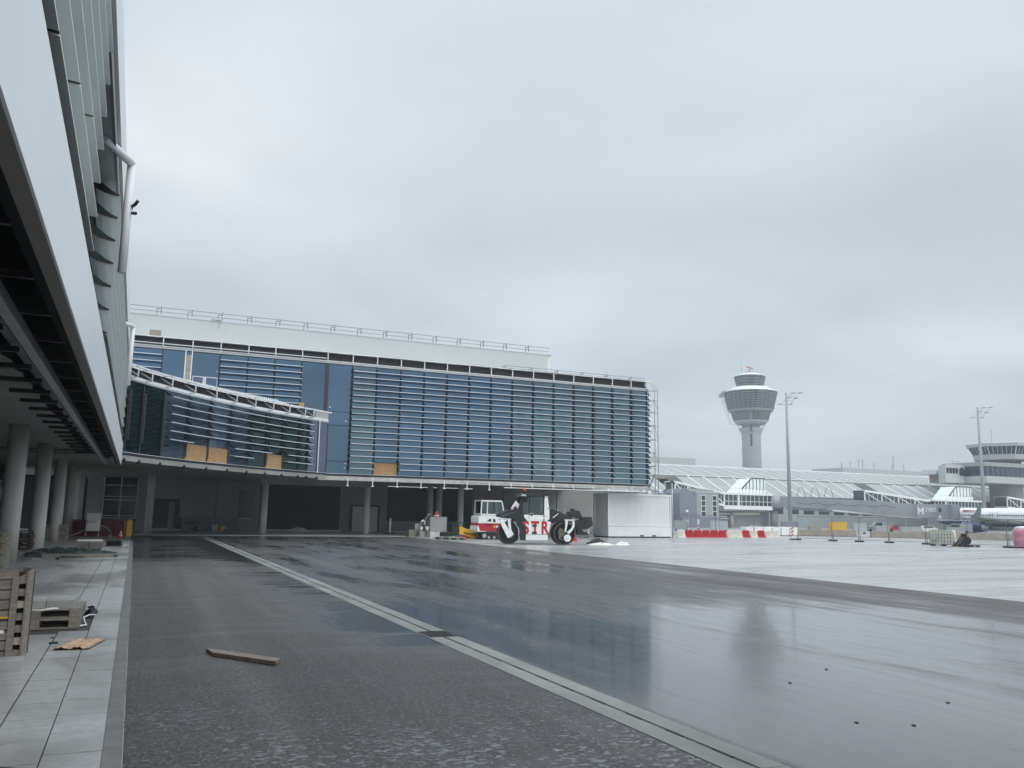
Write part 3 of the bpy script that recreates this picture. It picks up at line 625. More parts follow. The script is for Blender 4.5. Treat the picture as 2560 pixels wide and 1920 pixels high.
# lattice frame on the right end of the front
lt = thing('lattice_frame', 'tall galvanised steel lattice frame standing at the right end of the glass front', 'steel frame', (39.0, 59.2, 0))
k = MB(); ya, yb = 58.9, 59.5
P4 = [(38.75, yb), (39.05, ya), (39.15, yb + .5), (39.5, ya + .2)]
for x, y in P4: k.tube([(x, y, 3.6), (x, y, 12.3), (x - .28, y + .1, 12.85)], .035, 6)
zs = [3.9, 5.1, 5.9, 7.0, 8.1, 9.3, 10.4, 11.4, 12.25]
for i, z in enumerate(zs):
    for a, b in ((0, 1), (1, 3), (3, 2), (2, 0)): k.tube([(*P4[a], z), (*P4[b], z)], .024, 5)
    if i % 2 == 0 and i < 8:
        for a, b in ((0, 1), (3, 1)): k.tube([(*P4[a], z), (*P4[b], zs[i + 1])], .022, 5)
k.tube([(38.4, 59.3, 12.85), (39.25, 59.3, 12.85)], .03, 5)
k.build('lattice', 'galv', lt)
k = MB(); k.box(38.6, 38.9, 59.25, 59.6, 3.6, 3.9); k.build('foot_bracket', 'white_metal', lt)

# ------------------------------------------------------------ curved glass link
link = thing('curved_link', 'low curved glazed link corridor with louvre blades joining the two terminal buildings', 'building', (4, 52, 0))
CP = [(-1.25, 42.75), (-.66, 43.57), (-.02, 44.8), (.97, 46.3), (2.2, 48.1), (3.43, 49.7), (4.67, 51.15), (5.92, 52.6), (7.16, 53.85), (8.34, 55.0), (9.53, 56.05), (10.18, 56.6), (11.0, 57.3), (11.72, 57.9)]
def nrm(i):
    a = Vector(CP[max(0, i - 1)]); b = Vector(CP[min(len(CP) - 1, i + 1)]); t_ = (b - a).normalized(); return Vector((t_.y, -t_.x))   # outwards, towards the road
NR = [nrm(i) for i in range(len(CP))]
def off(i, d): return (CP[i][0] + NR[i].x * d, CP[i][1] + NR[i].y * d)
def ribbon(d, z0, z1, th, mat, name, i0=0, i1=None, par=None):
    i1 = len(CP) - 1 if i1 is None else i1; k = MB()
    for i in range(i0, i1):
        a, b = off(i, d), off(i + 1, d); a2, b2 = off(i, d - th), off(i + 1, d - th)
        k.prism([a, b, b2, a2], 'z', z0, z1)
    return fixn(k.build(name, mat, par or link))
osb_bays = (4, 5, 8)
for i in range(len(CP) - 1):
    zb0 = 5.22 if i in osb_bays else 4.32
    mt = 'glass_darkrefl' if i in (0, 1, 2) else ('glass_violet' if i >= 11 else ('glass_darkrefl' if i in (7, 8, 9, 10) else 'glass_skytint'))
    ribbon(0, zb0, 7.76, .03, mt, 'pane', i, i + 1)
    if i in osb_bays: ribbon(.0, 4.34, 5.20, .03, 'osb', 'osb_board', i, i + 1)
    w = MB()
for i in range(len(CP)):
    k = MB(); x, y = CP[i]; k.box(x - .035, x + .035, y - .035, y + .035, 4.2, 7.8)
    if i in (1, 2, 3): a = off(i, .12); k.box(a[0] - .05, a[0] + .05, a[1] - .05, a[1] + .05, 4.9, 7.3)
    k.build('mullion', 'dark', link)
ribbon(.05, 4.22, 4.32, .1, 'dark', 'base_rail'); ribbon(.08, 4.325, 4.345, .02, 'white_metal', 'sill_trim')
ribbon(.02, 3.95, 4.21, .6, 'concrete', 'slab_edge')
ribbon(.06, 7.77, 7.86, .2, 'galv', 'head_rail'); ribbon(.02, 7.87, 8.02, .1, 'white_metal', 'head_panel'); ribbon(-.35, 8.03, 8.5, .1, 'dark_band', 'roof_band')
ribbon(.30, 8.42, 8.50, .1, 'white_metal', 'roof_rail')
# triangular roof brackets
for i in range(1, len(CP)):
    if i >= 12: continue
    a, b, c = off(i, .38), off(i, -.1), off(i, .3)
    k = MB(); k.obox((*a, 7.95), (*a, 8.5), .06, .06); k.obox((*a, 8.0), (*off(i, -.45), 8.46), .05, .05); k.obox((*a, 8.47), (*off(i, -.6), 8.47), .05, .05); k.obox((*a, 7.93), (*off(i, 0), 7.9), .05, .05)
    k.build('roof_bracket', 'galv', link)
# corrugated deck edge
k = MB(); seg = []
for i in range(0, 10):
    a, b = Vector(off(i, -.15)), Vector(off(i + 1, -.15)); n = max(3, int((b - a).length / .17))
    a2, b2 = Vector(off(i, -1.9)), Vector(off(i + 1, -1.9))
    for j in range(n):
        p, q, r_, s_ = a.lerp(b, j / n), a.lerp(b, (j + .5) / n), a2.lerp(b2, j / n), a2.lerp(b2, (j + .5) / n); e = a.lerp(b, (j + 1) / n); e2 = a2.lerp(b2, (j + 1) / n)
        k.add([(*p, 8.52), (*q, 8.52), (*s_, 9.03), (*r_, 9.03)], [(0, 1, 2, 3)]); k.add([(*q, 8.52), (*e, 8.52), (*e2, 8.95), (*s_, 8.95)], [(0, 1, 2, 3)])
        k.add([(*p, 8.44), (*q, 8.44), (*q, 8.60), (*p, 8.60)], [(0, 1, 2, 3)]); k.add([(*r_, 8.9), (*s_, 8.9), (*s_, 9.09), (*r_, 9.09)], [(0, 1, 2, 3)])
        k.add([(*q, 8.44), (*e, 8.44), (*e, 8.53), (*q, 8.53)], [(0, 1, 2, 3)])
k.build('corrugated_deck', 'white_metal', link)
MB().box(9.6, 9.95, 57.4, 57.6, 8.5, 9.0).build('deck_stack', 'osb', link)
MB().prism([(10.7, 57.1), (11.75, 58.0), (11.75, 59.4), (10.3, 58.8)], 'z', 7.9, 8.45).build('end_cap', 'pale_wall', link)
MB().prism([off(12, .03), off(12, .10), off(13, .10), off(13, .03)], 'z', 4.34, 7.76) if False else None
k = MB(); a = off(12, .06); k.box(a[0] - .03, a[0] + .03, a[1] - .03, a[1] + .03, 4.3, 7.9); k.build('white_post', 'white_metal', link)
# blades of the link
for j in range(7):
    z = 4.80 + .4363 * j; k = MB()
    for i in range(3, 12):
        if i == 11 or (j == 0 and i in (3, 4, 5, 7, 8)) or (j == 1 and i in (4, 5, 8)):
            if k.v: fixn(k.build('louvre_blade', 'blade2', link)); k = MB()
            continue
        P0 = [(*off(i, .5 - p), z + q) for p, q in blade_profile(.02, PROF2)]; P1 = [(*off(i + 1, .5 - p), z + q) for p, q in blade_profile(.02, PROF2)]
        n = len(P0); k.add(P0 + P1, [(m, (m + 1) % n, n + (m + 1) % n, n + m) for m in range(n)] + [tuple(range(n)), tuple(range(2 * n - 1, n - 1, -1))])
        k.obox((*off(i, .49), z), (*off(i + 1, .49), z), .04, .045)
for i in range(3, 12):
    k = MB(); nx, ny = NR[i]
    for j in range(7):
        z = 4.82 + .4363 * j
        if (i in (5,) and j < 2) or (i in (4, 6, 8, 9) and j < 1): continue
        t2 = Vector((-ny, nx)) * .02
        A = [(CP[i][0] + nx * (.49 - p) + t2.x, CP[i][1] + ny * (.49 - p) + t2.y, z + q) for p, q in FIN]; B = [(CP[i][0] + nx * (.49 - p) - t2.x, CP[i][1] + ny * (.49 - p) - t2.y, z + q) for p, q in FIN]
        n = len(A); k.add(A + B, [(m, (m + 1) % n, n + (m + 1) % n, n + m) for m in range(n)] + [tuple(range(n)), tuple(range(2 * n - 1, n - 1, -1))])
    a = off(i, .06); b_ = off(i, -.0); k.obox((*off(i, .05), 4.5), (*off(i, .05), 7.6), .09, .09)
    fixn(k.build('louvre_bracket', 'dark', link))
# floor plate, soffit, bolts below the edge, inner diagonal braces, back wall
fl = [off(i, -.5) for i in range(len(CP))] + [(11.7, 60.0), (-9, 60.0), (-9, 44), (-1.4, 42.7)]
MB().prism(fl, 'z', 4.10, 4.3).build('soffit_slab', 'soffit', link); MB().prism(fl, 'z', 8.04, 8.3).build('roof_deck', 'interior', link)
k = MB()
for i in range(1, 13): a = off(i, .06); k.obox((*a, 4.0), (*off(i, -.1), 4.0), .16, .10); k.obox((*off(i, .1), 3.93), (*off(i, -.1), 3.9), .07, .07)
k.build('edge_bolt', 'machine_dark', link)
k = MB()
for i in (0, 3, 5, 7, 9):
    a, b = off(i, -.6), off(i + 2, -.6); k.obox((*a, 4.4), (*b, 7.9), .22, .22)
    if i in (3,): k.obox((*b, 4.4), (*a, 7.9), .22, .22)
k.build('inner_brace', 'curtain', link)
MB().prism([off(0, -3.5), off(12, -3.5), (off(12, -3.5)[0], off(12, -3.5)[1] + .2), (off(0, -3.5)[0], off(0, -3.5)[1] + .2)], 'z', 4.3, 8.04).build('inner_wall', 'interior', link)


# ============================================================ machines and site objects
# ------------------------------------------------------------ tandem roller
rl = thing('road_roller', 'black and white tandem road roller with red letters on its flank, parked on the apron', 'road roller', (20.4, 46.3, 0), R(-12))
def U(a): return (a - 670) * .00375
def Z(a, b): return max(0, (1050 + (a - 670) * .008 - b) * .00364)
def pz(pts): return [(U(a), Z(a, b)) for a, b in pts]
def rb(k, name, mat, par=rl): return fixn(k.build(name, mat, par, world=False))
for nm, ua, d0, d1, lab in (('drum', 670, 0, .52, 'front steel drum'), ('drum', 1578, -.05, .9, 'rear steel drum')):
    u = U(ua); r = .665
    k = MB(); k.wheel(u, r, r, d0, d1, 40, r - .045); dr_ = rb(k, nm, 'steel_drum'); dr_['label'] = lab
    k = MB(); k.wheel(u, r, r - .046, d0 + .26, d0 + .3, 32); k.wheel(u, r, .2, d0 + .12, d0 + .26, 20)
    for q in range(6): a = R(60 * q + 10); k.obox((u + .1 * math.cos(a), d0 + .22, r + .1 * math.sin(a)), (u + .58 * math.cos(a), d0 + .24, r + .58 * math.sin(a)), .04, .05)
    rb(k, 'drum_web', 'black', dr_)
    k = MB().wheel(u - .17 if ua > 1000 else u + .1, r + .05 if ua > 1000 else r - .2, .24 if ua > 1000 else .14, d0 + .04, d0 + .12, 18)
    if ua > 1000: k.box(u - .36, u - .2, d0 + .02, d0 + .1, r - .35, r + .3).box(u - .2, u + .02, d0 + .02, d0 + .1, r - .42, r - .3)
    rb(k, 'drum_motor', 'drum_mud', dr_)
rb(MB().wheel(U(1618), .40, .215, -.16, -.08, 28).wheel(U(1618), .40, .07, -.19, -.155, 16), 'hub_disc', 'white_paint')
# white fork arms
rb(MB().prism(pz([(515, 660), (560, 650), (590, 700), (655, 800), (700, 870), (745, 885), (700, 925), (645, 950), (600, 860), (545, 760)]), 'y', -.12, -.02), 'fork_arm', 'white_paint')
rb(MB().prism(pz([(640, 650), (680, 660), (690, 740), (700, 820), (735, 880), (715, 900), (670, 830), (650, 740)]), 'y', -.12, -.02), 'fork_arm', 'white_paint')
rb(MB().prism(pz([(1580, 660), (1625, 660), (1612, 740), (1590, 850), (1572, 850), (1580, 750)]), 'y', -.17, -.08), 'fork_arm', 'white_paint')
rb(MB().prism(pz([(1695, 660), (1735, 690), (1730, 760), (1690, 830), (1640, 885), (1605, 850), (1670, 800), (1705, 740)]), 'y', -.17, -.08), 'fork_arm', 'white_paint')
rb(MB().box(U(500), U(700), -.06, .1, Z(600, 665), Z(600, 635)), 'fork_head', 'galv'); rb(MB().box(U(1570), U(1745), -.1, .1, Z(1650, 672), Z(1650, 640)), 'fork_head', 'galv')
# frames and fenders
rb(MB().prism(pz([(800, 640), (900, 700), (950, 800), (945, 988), (840, 985), (850, 900), (830, 780), (760, 690), (740, 640)]), 'y', .05, 1.55), 'front_fender', 'machine_dark')
rb(MB().prism(pz([(742, 680), (760, 680), (835, 800), (845, 985), (825, 985), (815, 810)]), 'y', .0, .06), 'fender_edge', 'grey_metal')
rb(MB().prism(pz([(880, 640), (960, 675), (1300, 675), (1420, 640), (1420, 700), (1330, 720), (1330, 980), (940, 980), (940, 760), (860, 690)]), 'y', .18, 1.6), 'chassis', 'machine_dark')
pn = rb(MB().prism(pz([(890, 715), (930, 680), (1345, 680), (1360, 700), (1320, 890), (950, 890), (940, 790)]), 'y', .08, .17), 'side_panel', 'white_paint')
rb(MB().box(U(945), U(1312), .10, 1.5, Z(1100, 982), Z(1100, 896)), 'water_tank', 'white_paint')
x0, z0 = U(905), Z(1000, 882)
for ch, xa in (('S', 905), ('T', 1035), ('R', 1195)):
    text('lettering', ch, 1.02, .012, 'redpaint', pn, (U(xa), .075, z0 + .03), (R(90), 0, 0), .035, .74)
rb(MB().box(U(1048), U(1125), .05, .079, Z(1080, 765), Z(1080, 735)).box(U(1048), U(1125), .05, .079, Z(1080, 880), Z(1080, 848)), 'panel_grip', 'black', pn)
# cab
rb(MB().prism(pz([(915, 575), (1030, 545), (1090, 555), (1150, 572), (1245, 572), (1250, 265), (1300, 262), (1332, 480), (1336, 640), (1295, 676), (975, 676), (918, 610)]), 'y', .12, .2), 'cab_side', 'white_paint')
rb(MB().prism(pz([(915, 575), (1030, 545), (1090, 555), (1150, 572), (1245, 572), (1250, 265), (1300, 262), (1332, 480), (1336, 640), (1295, 676), (975, 676), (918, 610)]), 'y', 1.5, 1.58), 'cab_side', 'white_paint')
k = MB().prism(pz([(1000, 270), (1240, 270), (1240, 560), (1150, 565), (1070, 545), (1002, 550)]), 'y', .15, .155); rb(k, 'door_window', 'cabglass')
k = MB().prism(pz([(905, 285), (990, 275), (990, 550), (915, 560), (870, 540)]), 'y', .16, .165); rb(k, 'side_window', 'cabglass')
k = MB()
for a, b in (((1002, 268), (1002, 550)), ((1240, 268), (1240, 570)), ((995, 272), (1245, 268)), ((905, 290), (865, 550)), ((905, 288), (1000, 275)), ((920, 560), (1240, 568))):
    for v in (.14, 1.56): k.obox((U(a[0]), v, Z(*a)), (U(b[0]), v, Z(*b)), .05, .06)
k.obox((U(865), .14, Z(865, 545)), (U(865), 1.56, Z(865, 545)), .05, .05); rb(k, 'cab_frame', 'black')
rb(MB().prism(pz([(905, 288), (870, 545), (866, 545), (901, 288)]), 'y', .16, 1.54), 'windscreen', 'cabglass')
rb(MB().box(U(1060), U(1200), .6, 1.1, Z(1100, 570), Z(1100, 500)).prism(pz([(1150, 520), (1210, 500), (1215, 330), (1170, 330)]), 'y', .6, 1.1), 'seat', 'black')
rb(MB().prism(pz([(850, 232), (950, 215), (1310, 210), (1322, 235), (1300, 262), (950, 268), (870, 262)]), 'y', .05, 1.65), 'cab_roof', 'machine_dark')
rb(MB().prism(pz([(862, 268), (950, 270), (950, 262), (862, 258)]), 'y', .02, 1.6), 'roof_trim', 'galv')
bk = rb(MB().tube([(U(930), .3, Z(930, 215)), (U(930), .3, Z(930, 185))], .02, 8), 'beacon_stem', 'black'); rb(MB().lathe([(.05, Z(930, 188)), (.085, Z(930, 180)), (.08, Z(930, 145)), (.04, Z(930, 132))], U(930), .3, 14), 'beacon', 'beacon', bk)
for a, b in ((945, 330), (672, 465), (768, 480)):
    k = MB().rbox(U(a) - .09, U(a) + .09, .0, .05, Z(a, b) - .14, Z(a, b) + .14, .04); k.tube([(U(a), .05, Z(a, b)), (U(a) + .15, .35, Z(a, b) - .25)], .015, 5); rb(k, 'mirror', 'black')
rb(MB().obox((U(715), .25, Z(715, 490)), (U(800), .3, Z(800, 360)), .12, .12).obox((U(790), .3, Z(790, 480)), (U(835), .3, Z(835, 390)), .06, .2), 'ladder_guard', 'white_paint')
for a, b, q in ((1040, 572, .075), (1245, 597, .05), (1245, 655, .05), (1312, 467, .03), (1248, 292, .04)): rb(MB().wheel(U(a), Z(a, b), q, .105, .119, 14), 'door_fitting', 'black')
rb(MB().box(U(862), U(935), .0, .02, Z(900, 268), Z(900, 240)), 'roof_plate', 'galv'); rb(MB().obox((U(1001), .117, Z(1001, 565)), (U(998), .117, Z(998, 640)), .006, .02), 'door_seam', 'black')
rb(MB().prism(pz([(860, 300), (900, 285), (860, 470), (830, 480)]), 'y', .18, .2).obox((U(800), .25, Z(800, 370)), (U(840), .25, Z(840, 330)), .03, .03).obox((U(840), .25, Z(840, 330)), (U(905), .25, Z(905, 320)), .03, .03), 'front_grille', 'black')
k = MB()
for q in range(5): k.obox((U(560 + q * 45), .146, Z(560 + q * 45, 590 - q * 14)), (U(600 + q * 45), .146, Z(600 + q * 45, 585 - q * 14)), .006, .02)
rb(k, 'hood_slot', 'grey_metal')
# hoods
rb(MB().prism(pz([(525, 580), (600, 530), (720, 495), (850, 468), (900, 465), (910, 560), (930, 640), (890, 700), (840, 665), (750, 640), (640, 632), (530, 608)]), 'y', .15, 1.55), 'front_hood', 'machine_dark')
rb(MB().prism(pz([(1336, 480), (1370, 480), (1500, 520), (1600, 565), (1660, 590), (1720, 600), (1720, 660), (1560, 655), (1420, 650), (1345, 690), (1336, 650)]), 'y', .12, 1.55), 'rear_hood', 'machine_dark')
rb(MB().prism(pz([(1388, 612), (1396, 625), (1485, 552), (1478, 542)]), 'y', .10, .119), 'pale_strip', 'cream')  # cream strip laid diagonally on the side of the rear hood
rb(MB().prism(pz([(700, 630), (860, 640), (870, 700), (700, 700)]), 'y', .2, 1.4).prism(pz([(1400, 645), (1720, 655), (1700, 700), (1420, 700)]), 'y', .12, 1.4), 'yoke', 'black')
# edge cutter hanging at the rear
rb(MB().prism(pz([(1640, 560), (1660, 520), (1715, 500), (1720, 465), (1750, 465), (1760, 495), (1835, 500), (1880, 600), (1870, 640), (1780, 620), (1770, 600), (1720, 600)]), 'y', .1, .6), 'edge_arm', 'machine_dark')
rb(MB().prism(pz([(1870, 605), (2025, 598), (2055, 735), (1960, 800), (1800, 810), (1740, 700), (1720, 650), (1860, 650)]), 'y', -.05, .55).wheel(U(1922), Z(1922, 675), .07, -.08, -.04, 12), 'edge_box', 'machine_dark')
rb(MB().prism(pz([(1750, 700), (1790, 690), (1900, 850), (2030, 850), (2030, 880), (1870, 885), (1800, 880)]), 'y', 0, .4).prism(pz([(1800, 870), (1990, 870), (1990, 895), (1810, 895)]), 'y', -.03, .5), 'edge_shoe', 'black')
k = MB()
for pl in ([(1815, 880), (1830, 955), (1900, 935), (1980, 940)], [(1960, 880), (1975, 975), (2110, 945), (2085, 905), (2040, 790)], [(2000, 800), (2030, 880), (2085, 910)]):
    k.tube([(U(a), .0, Z(a, b)) for a, b in pl], .02, 5)
rb(k, 'edge_guard', 'black'); rb(MB().prism(pz([(1955, 795), (2000, 795), (2005, 880), (1965, 890)]), 'y', -.03, 0), 'edge_plate', 'grey_metal')
rb(MB().tube([(U(1470), .2, Z(1470, 520)), (U(1480), .2, Z(1480, 480))], .03, 6).tube([(U(1600), .3, Z(1600, 560)), (U(1605), .3, Z(1605, 470)), (U(1630), .3, Z(1630, 460))], .015, 5), 'rear_handle', 'galv')

# ------------------------------------------------------------ mini excavator behind it
ex = thing('mini_excavator', 'small white and red tracked excavator with a square cab, left of the roller', 'excavator', (21.9, 55, 0))
def E_(a): return (a - 104) * .0045
def F_(a, b): return (985 + (a - 100) * .004 - b) * .0042
def pe(pts): return [(E_(a), F_(a, b)) for a, b in pts]
def eb(k, n, m, p=ex): return fixn(k.build(n, m, p, world=False))
for y0, sh in ((0, 105), (1.15, 100)):
    pts = []
    for cx_, a0 in ((E_(480) + .35, -90), (E_(100) + sh * .0045, 90)):
        for q in range(9): a = R(a0 + q * 22.5); pts.append((cx_ + .25 * math.cos(a), .25 + .25 * math.sin(a)))
    tk = eb(MB().prism(pts, 'y', y0, y0 + .32, True), 'track', 'rubber')
    k = MB(); xa = E_(100) + sh * .0045; xb = E_(480) + .35
    k.wheel(xa, .25, .15, y0 - .03, y0 + .01, 18); k.wheel(xb, .25, .15, y0 - .03, y0 + .01, 18); k.wheel(xa, .25, .06, y0 - .05, y0 - .02, 12)
    for q in range(3): k.wheel(xa + .35 + q * .4, .14, .09, y0 - .02, y0 + .01, 12)
    eb(k, 'track_wheel', 'grey_metal', tk)
eb(MB().rbox(E_(105), E_(105) + 2.3, .05, 1.5, F_(100, 850), F_(100, 705), .12), 'red_skirt', 'redpaint')
eb(MB().prism(pe([(110, 720), (108, 640), (120, 600), (170, 590), (560, 590), (640, 600), (640, 720)]), 'y', .04, 1.52), 'engine_cover', 'white_paint')
eb(MB().prism(pe([(100, 760), (90, 840), (110, 855), (240, 855), (240, 848), (130, 845), (112, 770)]), 'y', .03, 1.5).box(E_(100), E_(560), .2, 1.3, F_(100, 870), F_(100, 850)), 'lower_frame', 'white_paint')
eb(MB().prism(pe([(245, 690), (290, 650), (320, 645), (318, 695)]), 'y', .03, .039).prism(pe([(350, 650), (385, 650), (395, 700), (352, 700)]), 'y', .03, .039).box(E_(225), E_(335), .03, .049, F_(200, 752), F_(200, 735)), 'vent', 'black')
eb(MB().box(E_(360), E_(395), .03, .045, F_(360, 790), F_(360, 762)), 'warning_label', 'yellow'); eb(MB().box(E_(403), E_(438), .03, .045, F_(400, 790), F_(400, 762)), 'info_label', 'white_paint')
k = MB(); z1, z0 = F_(200, 345), F_(200, 570)
for v in (.15, 1.35):
    for pl in ([(155, 570), (165, 350)], [(165, 350), (480, 350), (510, 375), (545, 570)], [(262, 350), (258, 570)], [(150, 575), (545, 575)]):
        for p, q in zip(pl, pl[1:]): k.obox((E_(p[0]), v, F_(*p)), (E_(q[0]), v, F_(*q)), .07, .07)
for a, b in ((165, 350), (155, 570), (500, 360), (545, 570)): k.obox((E_(a), .15, F_(a, b)), (E_(a), 1.35, F_(a, b)), .07, .07)
eb(k, 'cab_frame', 'white_paint'); eb(MB().prism(pe([(160, 345), (490, 340), (510, 365), (165, 362)]), 'y', .1, 1.4), 'cab_roof', 'white_paint')
eb(MB().prism(pe([(170, 362), (252, 362), (250, 562), (160, 562)]), 'y', .17, .175).prism(pe([(272, 362), (490, 362), (535, 562), (270, 562)]), 'y', .17, .175).box(E_(162), E_(166), .2, 1.3, z0, z1 - .05), 'cab_window', 'cabglass')
eb(MB().box(E_(372), E_(378), .14, .18, z0, z1 - .06), 'window_bar', 'black'); eb(MB().box(E_(300), E_(420), .5, 1.0, F_(300, 590), F_(300, 520)).box(E_(300), E_(330), .5, 1.0, F_(300, 520), F_(300, 400)), 'seat', 'black')
eb(MB().tube([(E_(560), .8, 1.1), (E_(760), .8, 1.9), (E_(900), .8, 1.0)], .12, 8).tube([(E_(900), .8, 1.0), (E_(800), .8, .35)], .09, 8), 'boom', 'white_paint')

# ------------------------------------------------------------ site container on its base
ct = thing('site_container', 'white site container with a narrow end door under the end of the glass front', 'container', (35.8, 61, 0))
k = MB(); k.box(35.9, 41.98, 61.1, 63.4, .93, 3.58); k.build('body', 'white_panel', ct)
k = MB(); x = 36.1
while x < 41.8: k.box(x, x + .045, 61.07, 61.1, 1.05, 3.45); x += .115
k.build('ribbed_wall', 'white_panel', ct)
k = MB()
for x in (35.8, 41.93): 
    for y in (61.0, 63.35): k.box(x, x + .15, y, y + .15, .92, 3.65)
k.box(35.95, 41.93, 61.02, 61.12, 3.48, 3.63); k.box(35.95, 41.93, 61.02, 61.12, .92, 1.03); k.box(35.83, 35.95, 61.15, 63.35, 3.48, 3.63); k.box(35.83, 35.95, 61.15, 63.35, .92, 1.03)
k.build('frame', 'white_metal', ct)
d_ = MB().box(35.84, 35.87, 61.7, 62.6, 1.05, 3.1).build('door', 'white_paint', ct); MB().box(35.81, 35.84, 61.75, 61.8, 1.9, 2.1).build('handle', 'grey_metal', d_)
ba = MB().box(35.82, 42.05, 61.0, 63.5, .10, .90).build('base_box', 'white_metal', ct)
MB().box(35.85, 42.0, 61.05, 63.45, .0, .1).build('plinth', 'black', ct); MB().box(38.9, 39.25, 60.99, 61.0, .12, .22).box(40.1, 40.45, 60.99, 61.0, .12, .22).build('fork_pocket', 'black', ba)
MB().tube([(35.4, 61.6, .0), (35.4, 61.6, 1.3), (35.55, 61.5, 1.5), (35.8, 61.5, 1.5)], .02, 6).tube([(35.1, 62.5, .0), (35.4, 62.5, 1.0)], .02, 6).build('stair_rail', 'galv', ct)
vp = thing('vent_pipe', 'thin grey pipe standing at the right end of the white site container', 'pipe', (42.12, 61.0, 0))
MB().tube([(42.12, 60.95, 0), (42.1, 60.95, 4.75)], .05, 8).build('pipe', 'galv', vp); MB().tube([(42.05, 60.95, 4.85), (42.35, 60.95, 4.6)], .08, 8).build('cap', 'machine_dark', vp)
tag(MB().tube([(39.3, 59.4, 5.2), (39.0, 59.6, 4.4), (39.1, 59.9, 4.05), (39.7, 60.2, 3.85), (40.6, 60.5, 3.78), (41.5, 60.8, 4.1), (42.1, 60.93, 4.8)], .035, 6).tube([(38.0, 60.6, 3.7), (39.4, 60.6, 4.1), (40.2, 60.7, 3.9), (41.9, 61, 3.72)], .02, 5).build('cable', 'black'), 'black cable sagging from the lattice frame over the container roof', 'cable')
# heap of soil with sheets beside the roller
def heap(name, pts, h, mat, seed, loc, label, cat, rough=.35):
    random.seed(seed); n = 10; vs = []; m = len(pts); cx_ = sum(p[0] for p in pts) / m; cy_ = sum(p[1] for p in pts) / m
    rings = 6; fs = []
    for i in range(rings):
        t = i / (rings - 1)
        for p in pts:
            q = 1 - t; zz = h * (1 - q ** 1.6) * (1 - rough / 2 + random.random() * rough)
            vs.append((cx_ + (p[0] - cx_) * q + random.uniform(-.06, .06) * (1 if i else 0), cy_ + (p[1] - cy_) * q + random.uniform(-.06, .06), max(.005, zz)))
    for i in range(rings - 1):
        for k2 in range(m): fs.append((i * m + k2, i * m + (k2 + 1) % m, (i + 1) * m + (k2 + 1) % m, (i + 1) * m + k2))
    k = MB(); k.add(vs, fs, True); return fixn(k.build(name, mat))
import cmath
def blob(cx_, cy_, rx_, ry_, n=18, jit=.12, seed=1):
    random.seed(seed); return [(cx_ + rx_ * math.cos(2 * math.pi * q / n) * (1 + random.uniform(-jit, jit)), cy_ + ry_ * math.sin(2 * math.pi * q / n) * (1 + random.uniform(-jit, jit))) for q in range(n)]
tag(heap('soil_heap', blob(26.3, 46.0, .85, .5, seed=4), .34, 'tarp_dark', 5, None, '', ''), 'low dark heap of soil on white sheets right of the roller', 'heap')
tag(heap('sheeting', blob(26.0, 45.1, 1.2, .42, 24, .2, 8), .16, 'tarp_white', 6, None, '', ''), 'crumpled white sheet lying along the front of the dark heap', 'sheet')
tag(heap('sheeting', blob(27.6, 45.3, .55, .4, 18, .2, 9), .22, 'tarp_white', 7, None, '', ''), 'crumpled white sheet at the right end of the dark heap', 'sheet')

# ------------------------------------------------------------ concrete blocks, fuel box, fire extinguisher, buckets
def blk(name, x0, x1, y0, y1, z0, z1, mat, label, cat, group=None):
    o = MB().prism([(x0, z0), (x1, z0), (x1, z1 - .03), (x1 - .03, z1), (x0 + .03, z1), (x0, z1 - .03)], 'y', y0, y1).build(name, mat); fixn(o); return tag(o, label, cat, group)
blk('concrete_block', 18.85, 19.45, 61.3, 62.0, 0, .5, 'barrier_conc', 'small brown grey concrete block, leftmost of the row under the grey tank', 'concrete block')
blk('concrete_block', 19.47, 20.05, 60.6, 61.4, 0, .42, 'concrete', 'grey concrete block with pale streaks, middle of the row under the tank', 'concrete block')
blk('concrete_block', 20.0, 21.9, 59.75, 60.55, 0, .40, 'concrete_col', 'long pale concrete block, right in the row under the tank', 'concrete block')
tk = thing('tank_box', 'big square grey tank box standing on the concrete blocks', 'tank', (20.8, 60.8, .4))
MB().box(20.15, 21.45, 60.3, 61.5, .43, 1.44).build('body', 'concrete', tk); MB().box(20.13, 21.47, 60.28, 61.52, 1.44, 1.47).build('lid', 'grey_metal', tk)
fe = thing('fuel_can', 'small red canister with white band on top of the grey tank box', 'canister', (20.8, 60.8, 1.47))
MB().lathe([(.2, 1.47), (.21, 1.6), (.2, 1.72), (.12, 1.80), (.05, 1.82)], 20.8, 60.8, 16).build('body', 'redpaint', fe); MB().lathe([(.213, 1.52), (.213, 1.59)], 20.8, 60.8, 16).build('band', 'white_paint', fe); MB().lathe([(.05, 1.82), (.05, 1.88)], 20.8, 60.8, 10).build('cap', 'cream', fe)
pp = thing('standpipe', 'black standpipe with white wrapped elbow and thin hose left of the grey tank', 'pipe', (19.75, 60.9, .42))
MB().tube([(19.75, 60.8, .42), (19.75, 60.8, 1.0)], .06, 8).build('pipe', 'black', pp); MB().tube([(19.55, 60.75, .85), (19.6, 60.75, 1.1), (19.75, 60.75, 1.2), (19.85, 60.75, 1.1), (19.85, 60.75, .85)], .07, 10).build('elbow', 'wrapwhite', pp); MB().tube([(19.85, 60.7, 1.05), (19.95, 60.7, 1.4), (20.1, 60.7, 1.6), (20.35, 60.8, 1.66)], .018, 6).build('hose', 'tarp_white', pp)
blk('slab_stack', 19.35, 20.0, 61.4, 61.9, .42, .95, 'galv', 'stack of thin grey slabs behind the standpipe', 'slab stack')
